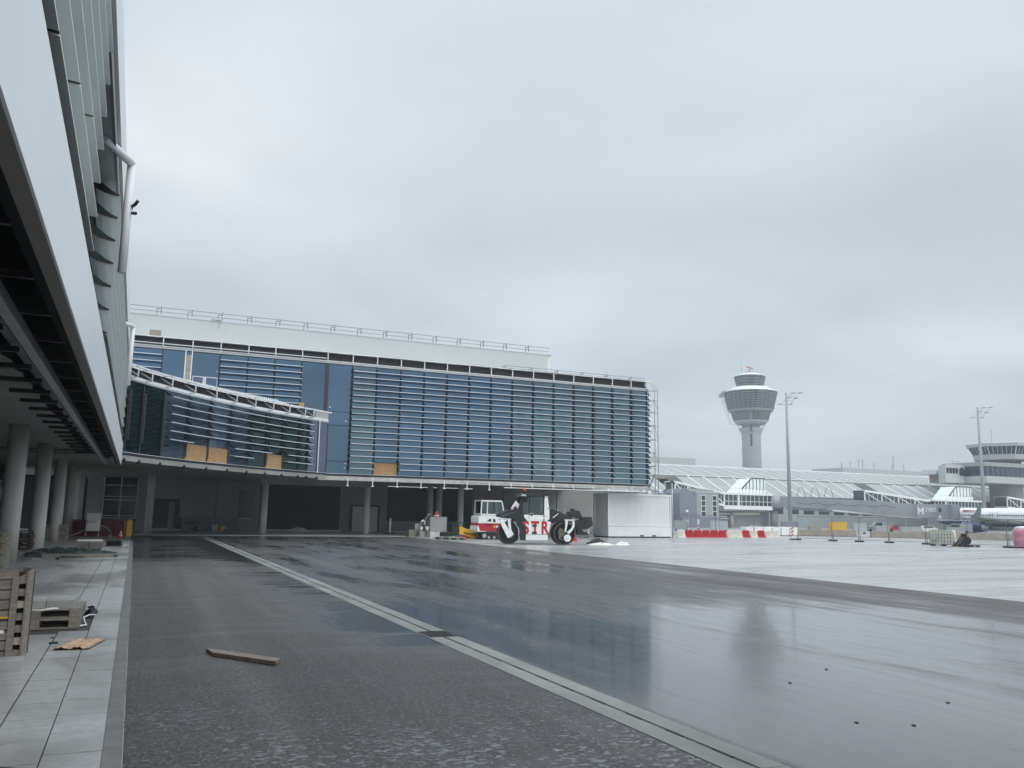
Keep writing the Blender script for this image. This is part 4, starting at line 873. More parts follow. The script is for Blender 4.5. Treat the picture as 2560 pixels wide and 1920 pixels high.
def bucket(x, y, z, r, h, lab, m='cream'):
    b = thing('bucket', lab, 'bucket', (x, y, z), 0, 'white buckets by the tank')
    MB().lathe([(r * .82, z), (r, z + h), (r * .94, z + h - .02)], x, y, 16).build('pail', m, b); MB().lathe([(r * 1.04, z + h - .05), (r * 1.04, z + h - .03)], x, y, 16).build('rim', m, b)
bucket(19.62, 60.35 + .4, .43, .13, .32, 'white bucket left of the black standpipe'); bucket(19.98, 60.5, .43, .14, .34, 'white bucket between the standpipe and the grey tank'); bucket(22.0, 60.2, .41 - .0, .2, .42, 'white bucket right of the grey tank behind the hydraulic unit')
tag(MB().lathe([(.12, .4), (.12, .85), (.1, .93), (.18, .95), (.15, .99)], 21.68, 60.2, 12).build('hose_reel', 'black'), 'black hose reel between the grey tank and a white bucket', 'hose reel')
# pallets
def pallet(name, loc, rz, label, L_=1.2, W_=.8, mat='wood', group=None, boards=5):
    p = thing(name, label, 'pallet', loc, rz, group)
    for y in (.0, W_ / 2 - .05, W_ - .1):
        for x in (0, L_ / 2 - .07, L_ - .145): MB().box(x, x + .145, y, y + .1, .022, .1).build('block', mat, p, world=False)
        MB().box(0, L_, y, y + .1, 0, .022).build('bottom_board', mat, p, world=False)
    for x in (0, L_ / 2 - .07, L_ - .145): MB().box(x, x + .145, 0, W_, .1, .122).build('stringer', mat, p, world=False)
    for i in range(boards): y = i * (W_ - .13) / (boards - 1); MB().box(0, L_, y, y + .13, .122, .144).build('top_board', mat, p, world=False)
    return p
pallet('pallet', (18.95, 54.7, 0), 0, 'dark pallet under the hydraulic hammer, further left one', 1.3, .8, 'wood_dark')
pallet('pallet', (19.25, 53.6, 0), 0, 'grey pallet carrying two flat planks in front of the hydraulic hammer', 1.2, .8, 'wood')
tag(MB().box(19.3, 20.5, 53.7, 53.95, .145, .185).build('plank', 'wood_pale'), 'pale plank lying flat on the grey pallet by the hammer', 'plank')
tag(MB().box(19.28, 20.45, 54.05, 54.3, .145, .18).build('plank', 'machine_dark'), 'dark plank lying behind the pale one on the grey pallet', 'plank')
hm = thing('hydraulic_hammer', 'yellow hydraulic breaker hammer lying on the pallets with black hoses', 'breaker hammer', (20.7, 56.3, .15))
fixn(MB().prism([(20.85, .32), (20.92, .82), (21.05, .84), (21.7, .62), (22.2, .52), (22.22, .08), (22.05, .06), (21.3, .27)], 'y', 56.1, 56.5).build('housing', 'yellow', hm))
fixn(MB().prism([(19.6, .15), (19.6, .45), (20.3, .48), (20.4, .9), (20.7, .95), (20.88, .85), (20.86, .3), (20.3, .15)], 'y', 56.0, 56.5).build('bracket', 'machine_dark', hm))
MB().tube([(20.75, 56.2, .9), (20.85, 56.2, 1.1), (21.05, 56.2, 1.18), (21.3, 56.2, 1.1), (21.4, 56.2, .78)], .025, 6).tube([(20.8, 56.3, .88), (20.95, 56.3, 1.12), (21.15, 56.3, 1.1), (21.3, 56.3, .8)], .022, 6).build('hose', 'black', hm)
text('lettering', 'Hammer', .27, .004, 'black', hm, (21.22 - 20.7, -.206, .33 - .15), (R(90), R(8), 0), .008)
# red barrier element behind
def barrier_el(name, mat, label, loc, rz, group, w=1.0):
    t = thing(name, label, 'barrier', loc, rz, group)
    h = .66; k = MB()
    k.prism([(0, 0), (.06, .02), (w - .06, .02), (w, 0), (w, .10), (w - .14, h - .06), (w - .2, h), (.2, h), (.14, h - .06), (0, .10)], 'y', .12, .34)
    n = 7
    for i in range(n): x = .17 + i * (w - .34) / (n - 1); k.prism([(x - .03, .1), (x + .03, .1), (x + .02, h - .06), (x - .02, h - .06)], 'y', .09, .37)
    fixn(k.build('body', mat, t, world=False)); fixn(MB().prism([(0, 0), (w, 0), (w - .04, .10), (.04, .10)], 'y', .02, .44).build('foot', mat, t, world=False)); return t
barrier_el('water_barrier', 'red', 'red plastic barrier between the yellow hammer and the excavator', (21.95, 58.0, 0), 0, None, .9)
barrier_el('water_barrier', 'red', 'red plastic barrier seen behind the rear drum of the roller', (27.2, 52.0, 0), R(10), None, 1.0)
bo = thing('lane_post', 'slim white lane post with rounded top under the building', 'post', (18.6, 65.6, .05))
MB().lathe([(.07, .1), (.075, 1.15), (.05, 1.27), (.02, 1.3)], 18.6, 65.6, 12).build('post', 'white_paint', bo); MB().box(18.2, 19.0, 65.35, 65.85, .05, .12).build('foot', 'black', bo)

# ------------------------------------------------------------ red and white barrier row
rb0 = Vector((43.6, 62.2)); rb1 = Vector((56.8, 64.2)); cols = 'wrrrrrwwrwrww'; dv = (rb1 - rb0).normalized(); ang = math.atan2(dv.y, dv.x); stp = (rb1 - rb0).length / len(cols)
ordn = ['far left', 'second', 'third', 'fourth', 'fifth', 'sixth', 'seventh', 'eighth', 'ninth', 'tenth', 'eleventh', 'twelfth', 'last']
protos = {}
for i, c_ in enumerate(cols):
    p = rb0 + dv * stp * i; nm = {'r': 'red', 'w': 'white'}[c_]
    lab = '%s plastic barrier, %s from the left in the row beside the container' % (nm, ordn[i]) if 0 < i < 12 else ('white plastic barrier half hidden at the container end of the row' if i == 0 else 'white plastic barrier at the right end of the barrier row')
    loc = (p.x, p.y, 0)
    if c_ not in protos: protos[c_] = barrier_el('water_barrier', 'red' if c_ == 'r' else 'cream', lab, loc, ang, 'barriers in a row by the container', stp * .93)
    else: dup(protos[c_], loc, ang, lab)
# ------------------------------------------------------------ mesh fence on feet
FP = [(50.6, 63.5), (52.3, 57.2), (53.0, 54.6), (55.1, 53.3 - 1.2), (55.6, 50.2), (56.1, 47.3), (56.6, 44.1), (57.1, 41.3), (57.5, 38.2)]
feetp = [(52.3, 57.2), (53.6, 54.4), (54.7, 52.6), (55.6, 50.4), (56.1, 47.3), (56.6, 44.1), (57.1, 41.3), (57.6, 38.0)]
def fence(i, a, b, h=2.0):
    a, b = Vector(a), Vector(b); Ln = (b - a).length; rz = math.atan2(b.y - a.y, b.x - a.x)
    t = thing('fence_panel', 'mesh site fence panel, %s from the left on the apron' % ordn[i + 0].replace('far left', 'first'), 'fence', (a.x, a.y, 0), rz, 'mesh site fence panels on the apron')
    k = MB(); k.tube([(.06, 0, .12), (.06, 0, h), (Ln - .06, 0, h), (Ln - .06, 0, .12)], .03, 6); k.tube([(.06, 0, .16), (Ln - .06, 0, .16)], .018, 6); k.build('frame', 'fence_steel', t, world=False)
    k = MB(); x = .2
    while x < Ln - .1: k.box(x - .0035, x + .0035, -.003, .003, .16, h); x += .14
    z = .4
    while z < h: k.box(.06, Ln - .06, -.003, .003, z - .0025, z + .0025); z += .26
    k.build('mesh', 'fence_steel', t, world=False)
    MB().prism([(-.36, 0), (.36, 0), (.34, .11), (-.34, .11)], 'y', -.12, .12).build('foot', 'black', t, world=False)
    return t
for i, (a, b) in enumerate(zip(feetp, feetp[1:])): fence(i, a, b)
# panels behind the barrier row
for i, (a, b) in enumerate((((44.5, 66.5), (48.0, 67.0)), ((48.3, 67.0), (51.8, 67.6)), ((52.1, 67.6), (55.5, 66.5)))):
    t = fence(i, a, b); t['label'] = 'mesh site fence panel behind the barrier row, %s from the left' % ('first', 'second', 'third')[i]; t['group'] = 'mesh site fence panels behind the barriers'
# warning boards
def board(x, y, lab, h=1.0, tilt=0):
    t = thing('warning_board', lab, 'sign', (x, y, 0), R(-35)); t.rotation_euler[1] = 0
    MB().rbox(-.11, .11, -.02, .02, .12, h + .12, .08).build('board', 'white_paint', t, world=False)
    for q in range(3): z = .25 + q * .3; fixn(MB().prism([(-.11, z), (.11, z + .16), (.11, z + .30), (-.11, z + .14)], 'y', -.025, -.0205).build('stripe', 'red' if h < 1.1 else 'redpaint', t, world=False))
    MB().box(-.25, .25, -.15, .15, 0, .1).build('foot', 'black', t, world=False)
board(51.9, 57.3, 'striped warning board on a black foot at the first fence panel'); board(50.2, 68.3, 'striped warning board standing behind the barrier row', 1.5)
# ------------------------------------------------------------ IBC tank, bucket, pink bale
ib = thing('water_tank', 'white plastic liquid tank in a steel cage on a pallet by the fence', 'tank', (53.7, 45.0, 0), R(-62))
fixn(MB().rbox(.03, 1.57, .05, 1.1, .16, 1.14, .12).build('tank', 'cream', ib, world=False))
k = MB()
for i in range(9): x = i * .2; k.box(x - .012, x + .012, -.002, .02, .13, 1.12)
for z in (.14, .35, .6, .85, 1.1): k.box(0, 1.6, -.004, .02, z - .012, z + .012); k.box(-.012, .012, 0, 1.15, z - .012, z + .012)
for i in range(6): y = i * .22; k.box(-.014, .01, y, y + .024, .13, 1.12); 
k.build('cage', 'fence_steel', ib, world=False); MB().box(.08, .52, -.012, -.005, .45, .85).build('label_plate', 'grey_metal', ib, world=False)
k = MB(); k.box(0, 1.6, 0, 1.15, .1, .13)
for x in (0, .73, 1.45): k.box(x, x + .15, 0, 1.15, 0, .1)
k.build('pallet', 'wood_dark', ib, world=False)
pallet('pallet', (54.5, 43.35, 0), R(-62), 'dark pallet under the black digging bucket', 1.3, .9, 'wood_dark')
bu = thing('digging_bucket', 'black excavator bucket lying on a pallet right of the caged tank', 'bucket', (54.95, 43.9, .15), R(-128))
cs = [(0, .0), (.45, -.02), (.72, .1), (.8, .32), (.66, .55), (.4, .62), (.30, .50), (.22, .25), (.1, .08)]
fixn(MB().prism([(y * 1.0, z) for y, z in cs], 'x', .0, 1.25).build('shell', 'machine_dark', bu, world=False))
fixn(MB().prism([(0, 0), (.45, -.02), (.72, .1), (.8, .32), (.66, .55), (.4, .62)], 'x', -.03, .0).build('side_plate', 'machine_dark', bu, world=False)); fixn(MB().prism([(0, 0), (.45, -.02), (.72, .1), (.8, .32), (.66, .55), (.4, .62)], 'x', 1.25, 1.28).build('side_plate', 'machine_dark', bu, world=False))
for i in range(5): MB().box(.05 + i * .27, .13 + i * .27, -.12, .02, -.0, .03).build('tooth', 'steel_drum', bu, world=False)
MB().box(.45, .52, .3, .6, .55, .78).box(.75, .82, .3, .6, .55, .78).build('ear', 'machine_dark', bu, world=False)
pk = thing('wrapped_bale', 'tall pallet load wrapped in pink foil with white cap at the right edge', 'pallet load', (58.3, 41.0, 0), R(-50))
random.seed(11); k = MB(); rings = []; n = 28
vs = []
for i in range(12):
    z = .08 + i * 1.3 / 11; s_ = 1 - (.18 if i == 11 else .04 * math.sin(i * 1.3) + (.08 if i == 10 else 0))
    for q in range(n): a = 2 * math.pi * q / n; c_, d_ = math.cos(a), math.sin(a); sq = (abs(c_) ** 5 + abs(d_) ** 5) ** (-1 / 5); r_ = .62 * sq * s_ * (1 + random.uniform(-.03, .03)); vs.append((r_ * c_, r_ * d_, z))
fs = [(i * n + q, i * n + (q + 1) % n, (i + 1) * n + (q + 1) % n, (i + 1) * n + q) for i in range(11) for q in range(n)] + [tuple(11 * n + q for q in range(n))]
k.add(vs, fs, True); k.build('wrap', 'pink', pk, world=False)
fixn(MB().lathe([(.5, 1.36), (.52, 1.42), (.35, 1.5), (.1, 1.53)], 0, 0, 14).build('cap_foil', 'wrapwhite', pk, world=False)); MB().box(-.55, .55, -.4, .4, 0, .1).build('pallet', 'wood_dark', pk, world=False)

# ============================================================ pavement clutter on the left
# cabinet, red fence, yellow stop, cone
cb = thing('switch_cabinet', 'light grey electrical cabinet on thin legs in front of the red site fence', 'cabinet', (-2.15, 55.65, .03))
MB().box(-2.53, -1.79, 55.65, 55.95, .37, 1.38).build('body', 'white_paint', cb); MB().box(-2.56, -1.76, 55.62, 55.98, 1.38, 1.42).build('roof', 'white_metal', cb)
d_ = MB().box(-2.49, -1.83, 55.63, 55.65, .41, 1.34).build('door', 'white_paint', cb); MB().box(-2.47, -2.42, 55.6, 55.63, .86, .98).build('handle', 'black', d_); MB().box(-2.30, -2.22, 55.622, 55.63, .86, .92).box(-2.19, -2.02, 55.622, 55.63, .87, .905).build('emblem', 'navy', d_)
for x in (-2.52, -1.84): 
    MB().tube([(x, 55.7, .37), (x - .02, 55.62, .03)], .02, 6).build('leg', 'galv', cb); MB().tube([(x, 55.9, .37), (x + .02, 56.0, .03)], .02, 6).build('leg', 'galv', cb)
rf = thing('red_fence', 'red slatted site fence with board base across the end of the pavement', 'fence', (-1.6, 56.5, .03))
k = MB(); x = -3.3
while x < -.35: k.box(x, x + .022, 56.48, 56.52, .1, 1.0); x += .11
k.build('slats', 'darkred', rf); MB().box(-3.3, -.35, 56.44, 56.48, .03, .2).box(-3.3, -.35, 56.46, 56.54, .95, 1.02).box(-3.3, -.35, 56.47, 56.53, .5, .56).build('rail', 'darkred', rf)
MB().tube([(-1.72, 56.35, .05), (-1.7, 56.4, 1.05), (-.45, 56.4, 1.02), (-.47, 56.35, .05)], .018, 6).build('frame', 'galv', rf)
MB().box(-4.2, -.2, 59.0, 59.1, .03, .9).build('rear_board', 'darkred', rf)
yb_ = thing('impact_post', 'upright yellow impact guard at the kerb end of the red fence', 'post', (-.22, 56.9, .03))
fixn(MB().rbox(-.36, -.06, 56.85, 57.15, .05, .98, .05).build('pad', 'yellow', yb_)); MB().box(-.33, -.1, 56.83, 57.17, .98, 1.04).build('top', 'yellow', yb_); k = MB()
for z in (.25, .5, .75): k.box(-.37, -.05, 56.84, 57.16, z, z + .02)
k.build('strap', 'orange', yb_); MB().box(-.06, .02, 56.86, 57.1, .05, .95).build('back_plate', 'machine_dark', yb_)
cn = thing('traffic_cone', 'small orange traffic cone with white rings near the yellow guard', 'cone', (-.62, 53.6, .03))
MB().lathe([(.13, .07), (.10, .18)], -.62, 53.6, 14).lathe([(.085, .25), (.065, .33)], -.62, 53.6, 14).lathe([(.05, .40), (.03, .48), (.02, .5)], -.62, 53.6, 14).build('body', 'orange', cn); MB().lathe([(.10, .18), (.085, .25)], -.62, 53.6, 14).lathe([(.065, .33), (.05, .40)], -.62, 53.6, 14).build('ring', 'white_paint', cn); MB().box(-.8, -.44, 53.42, 53.78, .03, .07).build('base', 'machine_dark', cn)
tag(MB().tube([(-1.75, 56.0, .7), (-1.4, 56.1, .55), (-1.2, 56.0, .3), (-1.15, 55.8, .08), (-1.3, 55.5, .05)], .03, 6).build('hose', 'grey_metal'), 'grey hose hanging right of the electrical cabinet', 'hose')
tag(MB().tube([(-2.5, 55.9, .5), (-2.8, 55.9, .3), (-3.2, 55.8, .12), (-3.7, 55.6, .06)], .035, 6).build('hose', 'grey_metal'), 'grey hose sloping left from the electrical cabinet to the columns', 'hose')
tag(heap('sand_heap', blob(-1.2, 55.0, .2, .2, 12, .1, 3), .14, 'wood_pale', 3, None, '', ''), 'small pale heap at the foot of the red fence', 'heap')
# stacked slabs and dark crate
ss = thing('slab_stack', 'two stacks of grey kerb slabs side by side on the pavement behind the tarpaulin', 'slab stack', (-1.7, 40, .03))
for x in (-2.1, -1.6): 
    for z in range(2): MB().box(x, x + .47, 39.6, 41.0, .05 + z * .15, .19 + z * .15).build('slab', 'kerbstone', ss)
MB().box(-2.1, -1.15, 40.0, 40.9, .34, .38).build('paper', 'tarp_white', ss)
dc = thing('crate', 'low black plastic crate with two openings beside the kerb slabs', 'crate', (-.9, 42.2, .03))
MB().box(-1.05, -.42, 42.0, 42.7, .03, .08).box(-1.05, -.42, 42.0, 42.05, .08, .1).box(-1.05, -1.0, 42.0, 42.7, .08, .26).box(-.47, -.42, 42, 42.7, .08, .26).box(-.77, -.70, 42.0, 42.05, .08, .26).box(-1.05, -.42, 42.65, 42.7, .08, .26).build('tray', 'black', dc); MB().box(-1.0, -.5, 42.0, 42.6, .26, .30).build('lid', 'machine_dark', dc)
tag(heap('foil_scrap', blob(-.3, 42.4, .17, .3, 12, .2, 2), .14, 'galv', 2, None, '', ''), 'crumpled silver foil at the kerb beside the black crate', 'foil')
# tarpaulin over timbers
tp = thing('tarpaulin', 'crumpled dark green tarpaulin spread over timber boards across the pavement', 'tarpaulin', (-1.8, 34, .03))
random.seed(21); nx_, ny_ = 34, 14; vs = []
for j in range(ny_ + 1):
    for i in range(nx_ + 1):
        u_, v_ = i / nx_, j / ny_; x = -3.45 + 2.95 * u_ + .12 * math.sin(v_ * 7); y = 33.2 + 3.6 * v_ + .3 * math.sin(u_ * 9) - .3 * u_
        h = .2 * math.sin(math.pi * min(1, max(0, u_ * 1.02))) ** .6 * math.sin(math.pi * v_) ** .7; h *= (.55 + .35 * math.sin(u_ * 31 + v_ * 13) + .25 * math.sin(v_ * 37 - u_ * 17) + .55 * random.random()); vs.append((x, y, .045 + max(0, h)))
k = MB(); k.add(vs, [(j * (nx_ + 1) + i, j * (nx_ + 1) + i + 1, (j + 1) * (nx_ + 1) + i + 1, (j + 1) * (nx_ + 1) + i) for j in range(ny_) for i in range(nx_)], True); k.build('sheet', 'tarp_green', tp)
tag(MB().box(-2.75, -.55, 33.0, 33.16, .03, .15).build('timber', 'wood'), 'long timber beam lying along the front edge of the green tarpaulin', 'timber')
tag(MB().box(-2.6, -.6, 33.17, 33.28, .03, .12).build('timber', 'redpaint'), 'reddish timber beam tucked under the green tarpaulin', 'timber')
tag(heap('rubble', blob(-3.0, 32.0, .35, .4, 16, .3, 6), .05, 'concrete', 6, None, '', '', .9), 'thin scatter of rubble at the foot of the first column', 'rubble')
tag(heap('debris', blob(-2.2, 31.9, .12, .2, 10, .3, 7), .06, 'black', 7, None, '', '', .9), 'small black scrap on the pavement left of the tarpaulin', 'debris')
# upright pallets and stack behind the columns
def upright(loc, rz, label, mat='wood_dark'):
    p = pallet('pallet', loc, rz, label, 1.2, .8, mat); p.rotation_euler = (R(90), 0, rz); return p
upright((-4.15, 48.6, .04), 0, 'brown pallet standing upright left of the third column', 'wood'); upright((-4.75, 49.2, .04), R(10), 'dark pallet standing upright at the inner side of the third column')
for z in range(5): 
    pallet('pallet', (-4.75 + .02 * (z % 2), 39.2, .035 + z * .146), R(2 * (-1) ** z), 'reddish brown pallet, number %s from the bottom of the stack between first and second column' % ('one', 'two', 'three', 'four', 'five')[z], 1.1, .8, 'wood_dark', 'pallets stacked behind the columns')
for z in range(7):
    pallet('pallet', (-4.12 - .02 * (z % 2), 26.2, .035 + z * .148), R(1.5 * (-1) ** z), 'pale pallet at the left picture edge, %s from the bottom of its stack' % ordn[z].replace('far left', 'first'), 1.1, .8, 'wood_pale', 'pale pallets stacked at the left edge')
for i, (x, y) in enumerate(((-4.4, 36.6), (-4.25, 37.3))):
    tag(MB().tube([(x - .6, y + 1.5, 3.0), (x - .2, y + 1, 1.4), (x, y + .5, .5), (x + .2, y - .3, .08), (x + .1, y - 1.2, .06)], .05, 7).build('hose', 'grey_metal'), 'grey hose drooping behind the first column, %s one' % ('nearer', 'farther')[i], 'hose')
for i in range(4):
    tag(MB().rbox(-6.3 + i * .28, -6.08 + i * .28, 42.2, 42.4, .05, 2.5, .05).build('wrapped_pole', 'galv'), 'foil wrapped pole leaning in the arcade, %s of four from the left' % ordn[i].replace('far left', 'first'), 'pole', 'wrapped poles in the arcade')
# near pallet stack with slabs
for z in range(2):
    pallet('pallet', (-1.78, 14.0 + .05 * z, .035 + z * .146 - .02), R(0 - 2 * z), ('weathered pallet lying in the paving gap, lower one', 'weathered pallet under the grey slabs, upper one')[z], 1.18, .9, 'wood')
tag(MB().box(-1.55, -1.07, 14.1, 14.9, .305, .405).build('slab', 'slab'), 'grey paving slab lying on the near pallets, left one', 'slab')
o_ = MB().box(-1.06, -.70, 14.15, 14.95, .305, .40).build('slab', 'concrete'); tag(o_, 'darker grey paving slab lying on the near pallets, right one', 'slab')
tag(MB().tube([(-1.3, 13.93, .30), (-1.1, 13.92, .29), (-.95, 13.95, .31), (-.9, 14, .30)], .016, 6).build('strap', 'tarp_white'), 'white strap hanging under the slabs on the near pallets', 'strap')
tag(heap('plastic_scrap', blob(-.52, 15.7, .09, .5, 14, .2, 12), .14, 'tarp_dark', 12, None, '', ''), 'black plastic scrap beside the near pallets', 'scrap')
tag(MB().tube([(-.45, 15.4, .05), (-.52, 15.0, .09), (-.58, 14.6, .10), (-.55, 14.4, .05), (-.52, 14.25, .03), (-.6, 14.1, .04)], .011, 6).build('cord', 'tarp_white'), 'thin white cord trailing right of the near pallets', 'cord')
# pallet crate at the left edge
pc = thing('pallet_crate', 'tall crate built of upright weathered pallets at the left edge of the picture', 'crate', (-1.3, 11.2, .06))
y0 = 10.86; zs_ = [.10 + .108 * i for i in range(9)]
for i, z in enumerate(zs_): MB().box(-2.05, -1.115, y0 + .02, y0 + .042, z - .01, z + .083).build('board', 'wood', pc)
MB().box(-1.165, -1.10, y0 - .004, y0 + .019, .06, .99).build('corner_post', 'wood', pc); MB().box(-1.097, -1.075, y0 - .002, y0 + .6, .06, 1.0).build('side_board', 'wood_dark', pc) if False else None
for i in range(7): z = .12 + i * .13; MB().box(-1.098, -1.03, y0 + .02, y0 + .50, z, z + .075).build('side_block', 'wood_pale' if i % 3 == 1 else 'wood', pc)
MB().box(-1.029, -1.008, y0 - .0, y0 + .52, .06, 1.03).build('side_board', 'wood', pc); MB().box(-1.11, -1.03, y0 + .42, y0 + .50, .98, 1.05).build('post_head', 'wood_dark', pc)
MB().box(-2.05, -1.0, y0 + .56, y0 + .58, .08, 1.0).build('rear_board', 'wood_dark', pc)
MB().box(-2.0, -1.17, y0 + .0, y0 + .019, .535, .55).build('paper_strip', 'yellow', pc); MB().box(-1.33, -1.2, y0 - .0, y0 + .019, .375, .41).build('tape', 'wrapwhite', pc)
tag(MB().box(-2.05, -.965, 10.5, 10.85, .03, .135).build('slab', 'slab'), 'thick grey concrete slab at the foot of the pallet crate', 'slab')
# cardboard and small scraps
vs = []; nn = 12
for j in range(2):
    for i in range(nn + 1): u_ = i / nn; vs.append((-.78 + .40 * u_ + (.17 if j else 0) - (.0 if j else .0), 11.85 + .75 * j - .05 * u_, .034 + .028 * abs(math.sin(u_ * 7)) + .01 * (i % 2)))
k = MB(); k.add(vs + [(a, b, c - .006) for a, b, c in vs], [(i, i + 1, nn + 2 + i, nn + 1 + i) for i in range(nn)] + [(2 * nn + 2 + i, 3 * nn + 3 + i, 3 * nn + 4 + i, 2 * nn + 3 + i) for i in range(nn)]); tag(k.build('cardboard', 'cardboard'), 'flattened brown cardboard lying on the paving slabs', 'cardboard')
tag(MB().box(-.86, -.76, 12.42, 12.47, .03, .05).build('scrap', 'black'), 'short black scrap on the paving left of the cardboard', 'scrap')
tag(MB().box(-.88, -.83, 12.9, 12.96, .03, .045).build('stone', 'wood_dark'), 'small brown stone chip on the paving behind the black scrap', 'stone')
tag(fixn(MB().tube([(-1.05, 6.95, .045), (-.55, 6.62, .04)], .012, 6).build('rod', 'black')), 'black rod lying on the slabs at the lower left corner', 'rod')
# plank on the road
pl = thing('plank', 'wet brown plank lying alone on the dark asphalt', 'plank', (.98, 11.3, .006))
fixn(MB().add([(.94, 11.36, .012), (.985, 11.0, .012), (1.60, 10.13, .012), (1.68, 10.33, .012), (.94, 11.36, .055), (.985, 11.0, .055), (1.60, 10.13, .055), (1.68, 10.33, .055)], [(0, 1, 2, 3), (4, 7, 6, 5), (0, 4, 5, 1), (1, 5, 6, 2), (2, 6, 7, 3), (3, 7, 4, 0)]).build('board', 'wet_wood', pl))
random.seed(31)
for i, (x, y) in enumerate(((5.9, 5.8), (6.6, 7.4), (6.3, 5.55), (7.4, 6.1), (7.6, 7.9))):
    s_ = .013
    tag(fixn(MB().lathe([(s_ * 1.3, .006), (s_ * 1.6, .010), (s_ * .9, .015)], x, y, 6, False).build('stone', 'black')), 'small dark stone on the shining wet asphalt, %s from the left' % ('first', 'third', 'second', 'fourth', 'fifth')[i], 'stone', 'small stones on the wet asphalt')
# things along the undercroft wall
wb = thing('wheelbarrow', 'dark wheelbarrow leaning against the low grey wall plinth under the building', 'wheelbarrow', (3.9, 73.6, .05))
fixn(MB().prism([(3.9, .45), (4.5, .45), (4.75, .75), (3.75, .8)], 'y', 73.4, 73.9).build('tray', 'machine_dark', wb)); MB().wheel(4.6, .25, .2, 73.6, 73.68, 14).build('wheel', 'rubber', wb); MB().tube([(3.6, 73.5, .95), (4.1, 73.5, .5), (4.55, 73.6, .28)], .02, 5).tube([(4.0, 73.5, .45), (3.95, 73.5, .06)], .02, 5).build('handle_frame', 'grey_metal', wb)
tag(MB().box(5.9, 6.4, 73.9, 74.3, .05, .5).build('box', 'door_white'), 'white box standing at the wall under the building, left one', 'box'); tag(MB().box(6.65, 7.0, 73.9, 74.3, .05, .42).build('box', 'door_white'), 'smaller white box right of the first at the wall', 'box')
tag(fixn(MB().prism([(6.45, .05), (6.7, .05), (6.65, .42), (6.5, .45)], 'y', 72.6, 72.8).build('can', 'yellow')), 'yellow can in front of the white boxes at the back wall', 'can')
pallet('pallet', (6.8, 72.6, .05), 0, 'pale pallet beside the yellow can at the back wall', 1.2, .8, 'wood'); pallet('pallet', (4.6, 72.3, .05), 0, 'dark low pallet at the wall plinth left of the boxes', 1.2, .8, 'wood_dark'); pallet('pallet', (1.5, 73.0, .05), 0, 'pallet lying in front of the dark door opening', 1.2, .8, 'wood')
tag(heap('sheeting', blob(12.6, 72.2, 1.1, .5, 20, .15, 15), .35, 'tarp_white', 15, None, '', ''), 'pale sheet covered heap in the dark hall opening', 'sheet')
# ============================================================ the far side of the apron
# terminal roofs (parallel to the glass pier)
tm = thing('far_terminal', 'long low terminal with two tiers of ribbed white sloping roofs across the apron', 'building', (190, 200, -.6))
X0, X1 = 95, 330
fixn(MB().prism([(200, 13.7), (215, 17.4), (216, 17.4), (230, 13)], 'x', X0, X1).build('upper_roof', 'roof_far', tm))
MB().box(X0, X1, 199.8, 232, 12.4, 13.68).build('taupe_band', 'taupe', tm)
fixn(MB().prism([(184.8, 8.0), (195, 12.9), (199, 12.9), (199, 8)], 'x', 136, 201).build('lower_roof', 'roof_far', tm)); fixn(MB().prism([(184.8, 8.0), (195, 12.9), (199, 12.9), (199, 8)], 'x', 206, X1).build('lower_roof', 'roof_far', tm)); fixn(MB().prism([(184.8, 8.0), (195, 13.1), (199, 13.1), (199, 8)], 'x', X0, 128).build('lower_roof', 'roof_far', tm))
x = X0 + 2.4; i = 0
while x < 325 and i < 60:
    MB().obox((x, 199.9, 13.78), (x, 215.1, 17.5), .22, .2).build('roof_rib', 'roof_rib', tm)
    if 137 < x < 201 or x > 207 or x < 128: MB().obox((x + 1, 184.7, 8.06), (x + 1, 195.1, 13.05), .32, .25).build('lower_rib', 'roof_rib', tm)
    x += 5.2; i += 1
MB().box(X0, X1, 186, 230, -.6, 8.0).build('wall', 'grey_clad', tm)
MB().box(X0, X1, 214.9, 215.4, 17.35, 17.7).box(X0, X1, 199.7, 199.95, 13.5, 13.75).build('ridge_cap', 'roof_rib', tm)
k = MB()
for q in range(40): k.box(100 + q * 5.6, 103.8 + q * 5.6, 185.9, 186, 3.2, 5.2)
k.build('window_band', 'glass_dark', tm)
# boxes behind
def farbox(name, x0, x1, y, z0, z1, label):
    t = thing(name, label, 'building', ((x0 + x1) / 2, y, 0))
    MB().box(x0, x1, y, y + 20, z0, z1).build('wall', 'pale_wall', t); k = MB(); x = x0 + .8
    while x < x1: k.box(x, x + .14, y - .06, y - .001, z0, z1 - .3); x += 1.6
    k.build('cladding_rib', 'grey_clad', t); return t
farbox('plant_building', 178, 219.5, 300, 0, 26.9, 'pale ribbed rooftop block left of the control tower'); pb = farbox('plant_building', 303.7, 357, 300, 0, 26.2, 'long pale ribbed rooftop block with thin antennas right of the tall mast')
for x, h, w in ((308, 2.9, .25), (313.5, 4, .12), (319, 5.2, .15), (321.5, 5.0, .25), (329, 3.5, .1), (341, 3.2, .3), (342, 7.6, .15), (349, 3.3, .3)):
    k = MB().box(x - w / 2, x + w / 2, 305, 305.2, 26, 26.2 + h)
    if w < .2: k.box(x - 1.0, x + 1.0, 305, 305.15, 26.2 + h * .72, 26.35 + h * .72)
    k.build('antenna', 'slate_clad', pb)
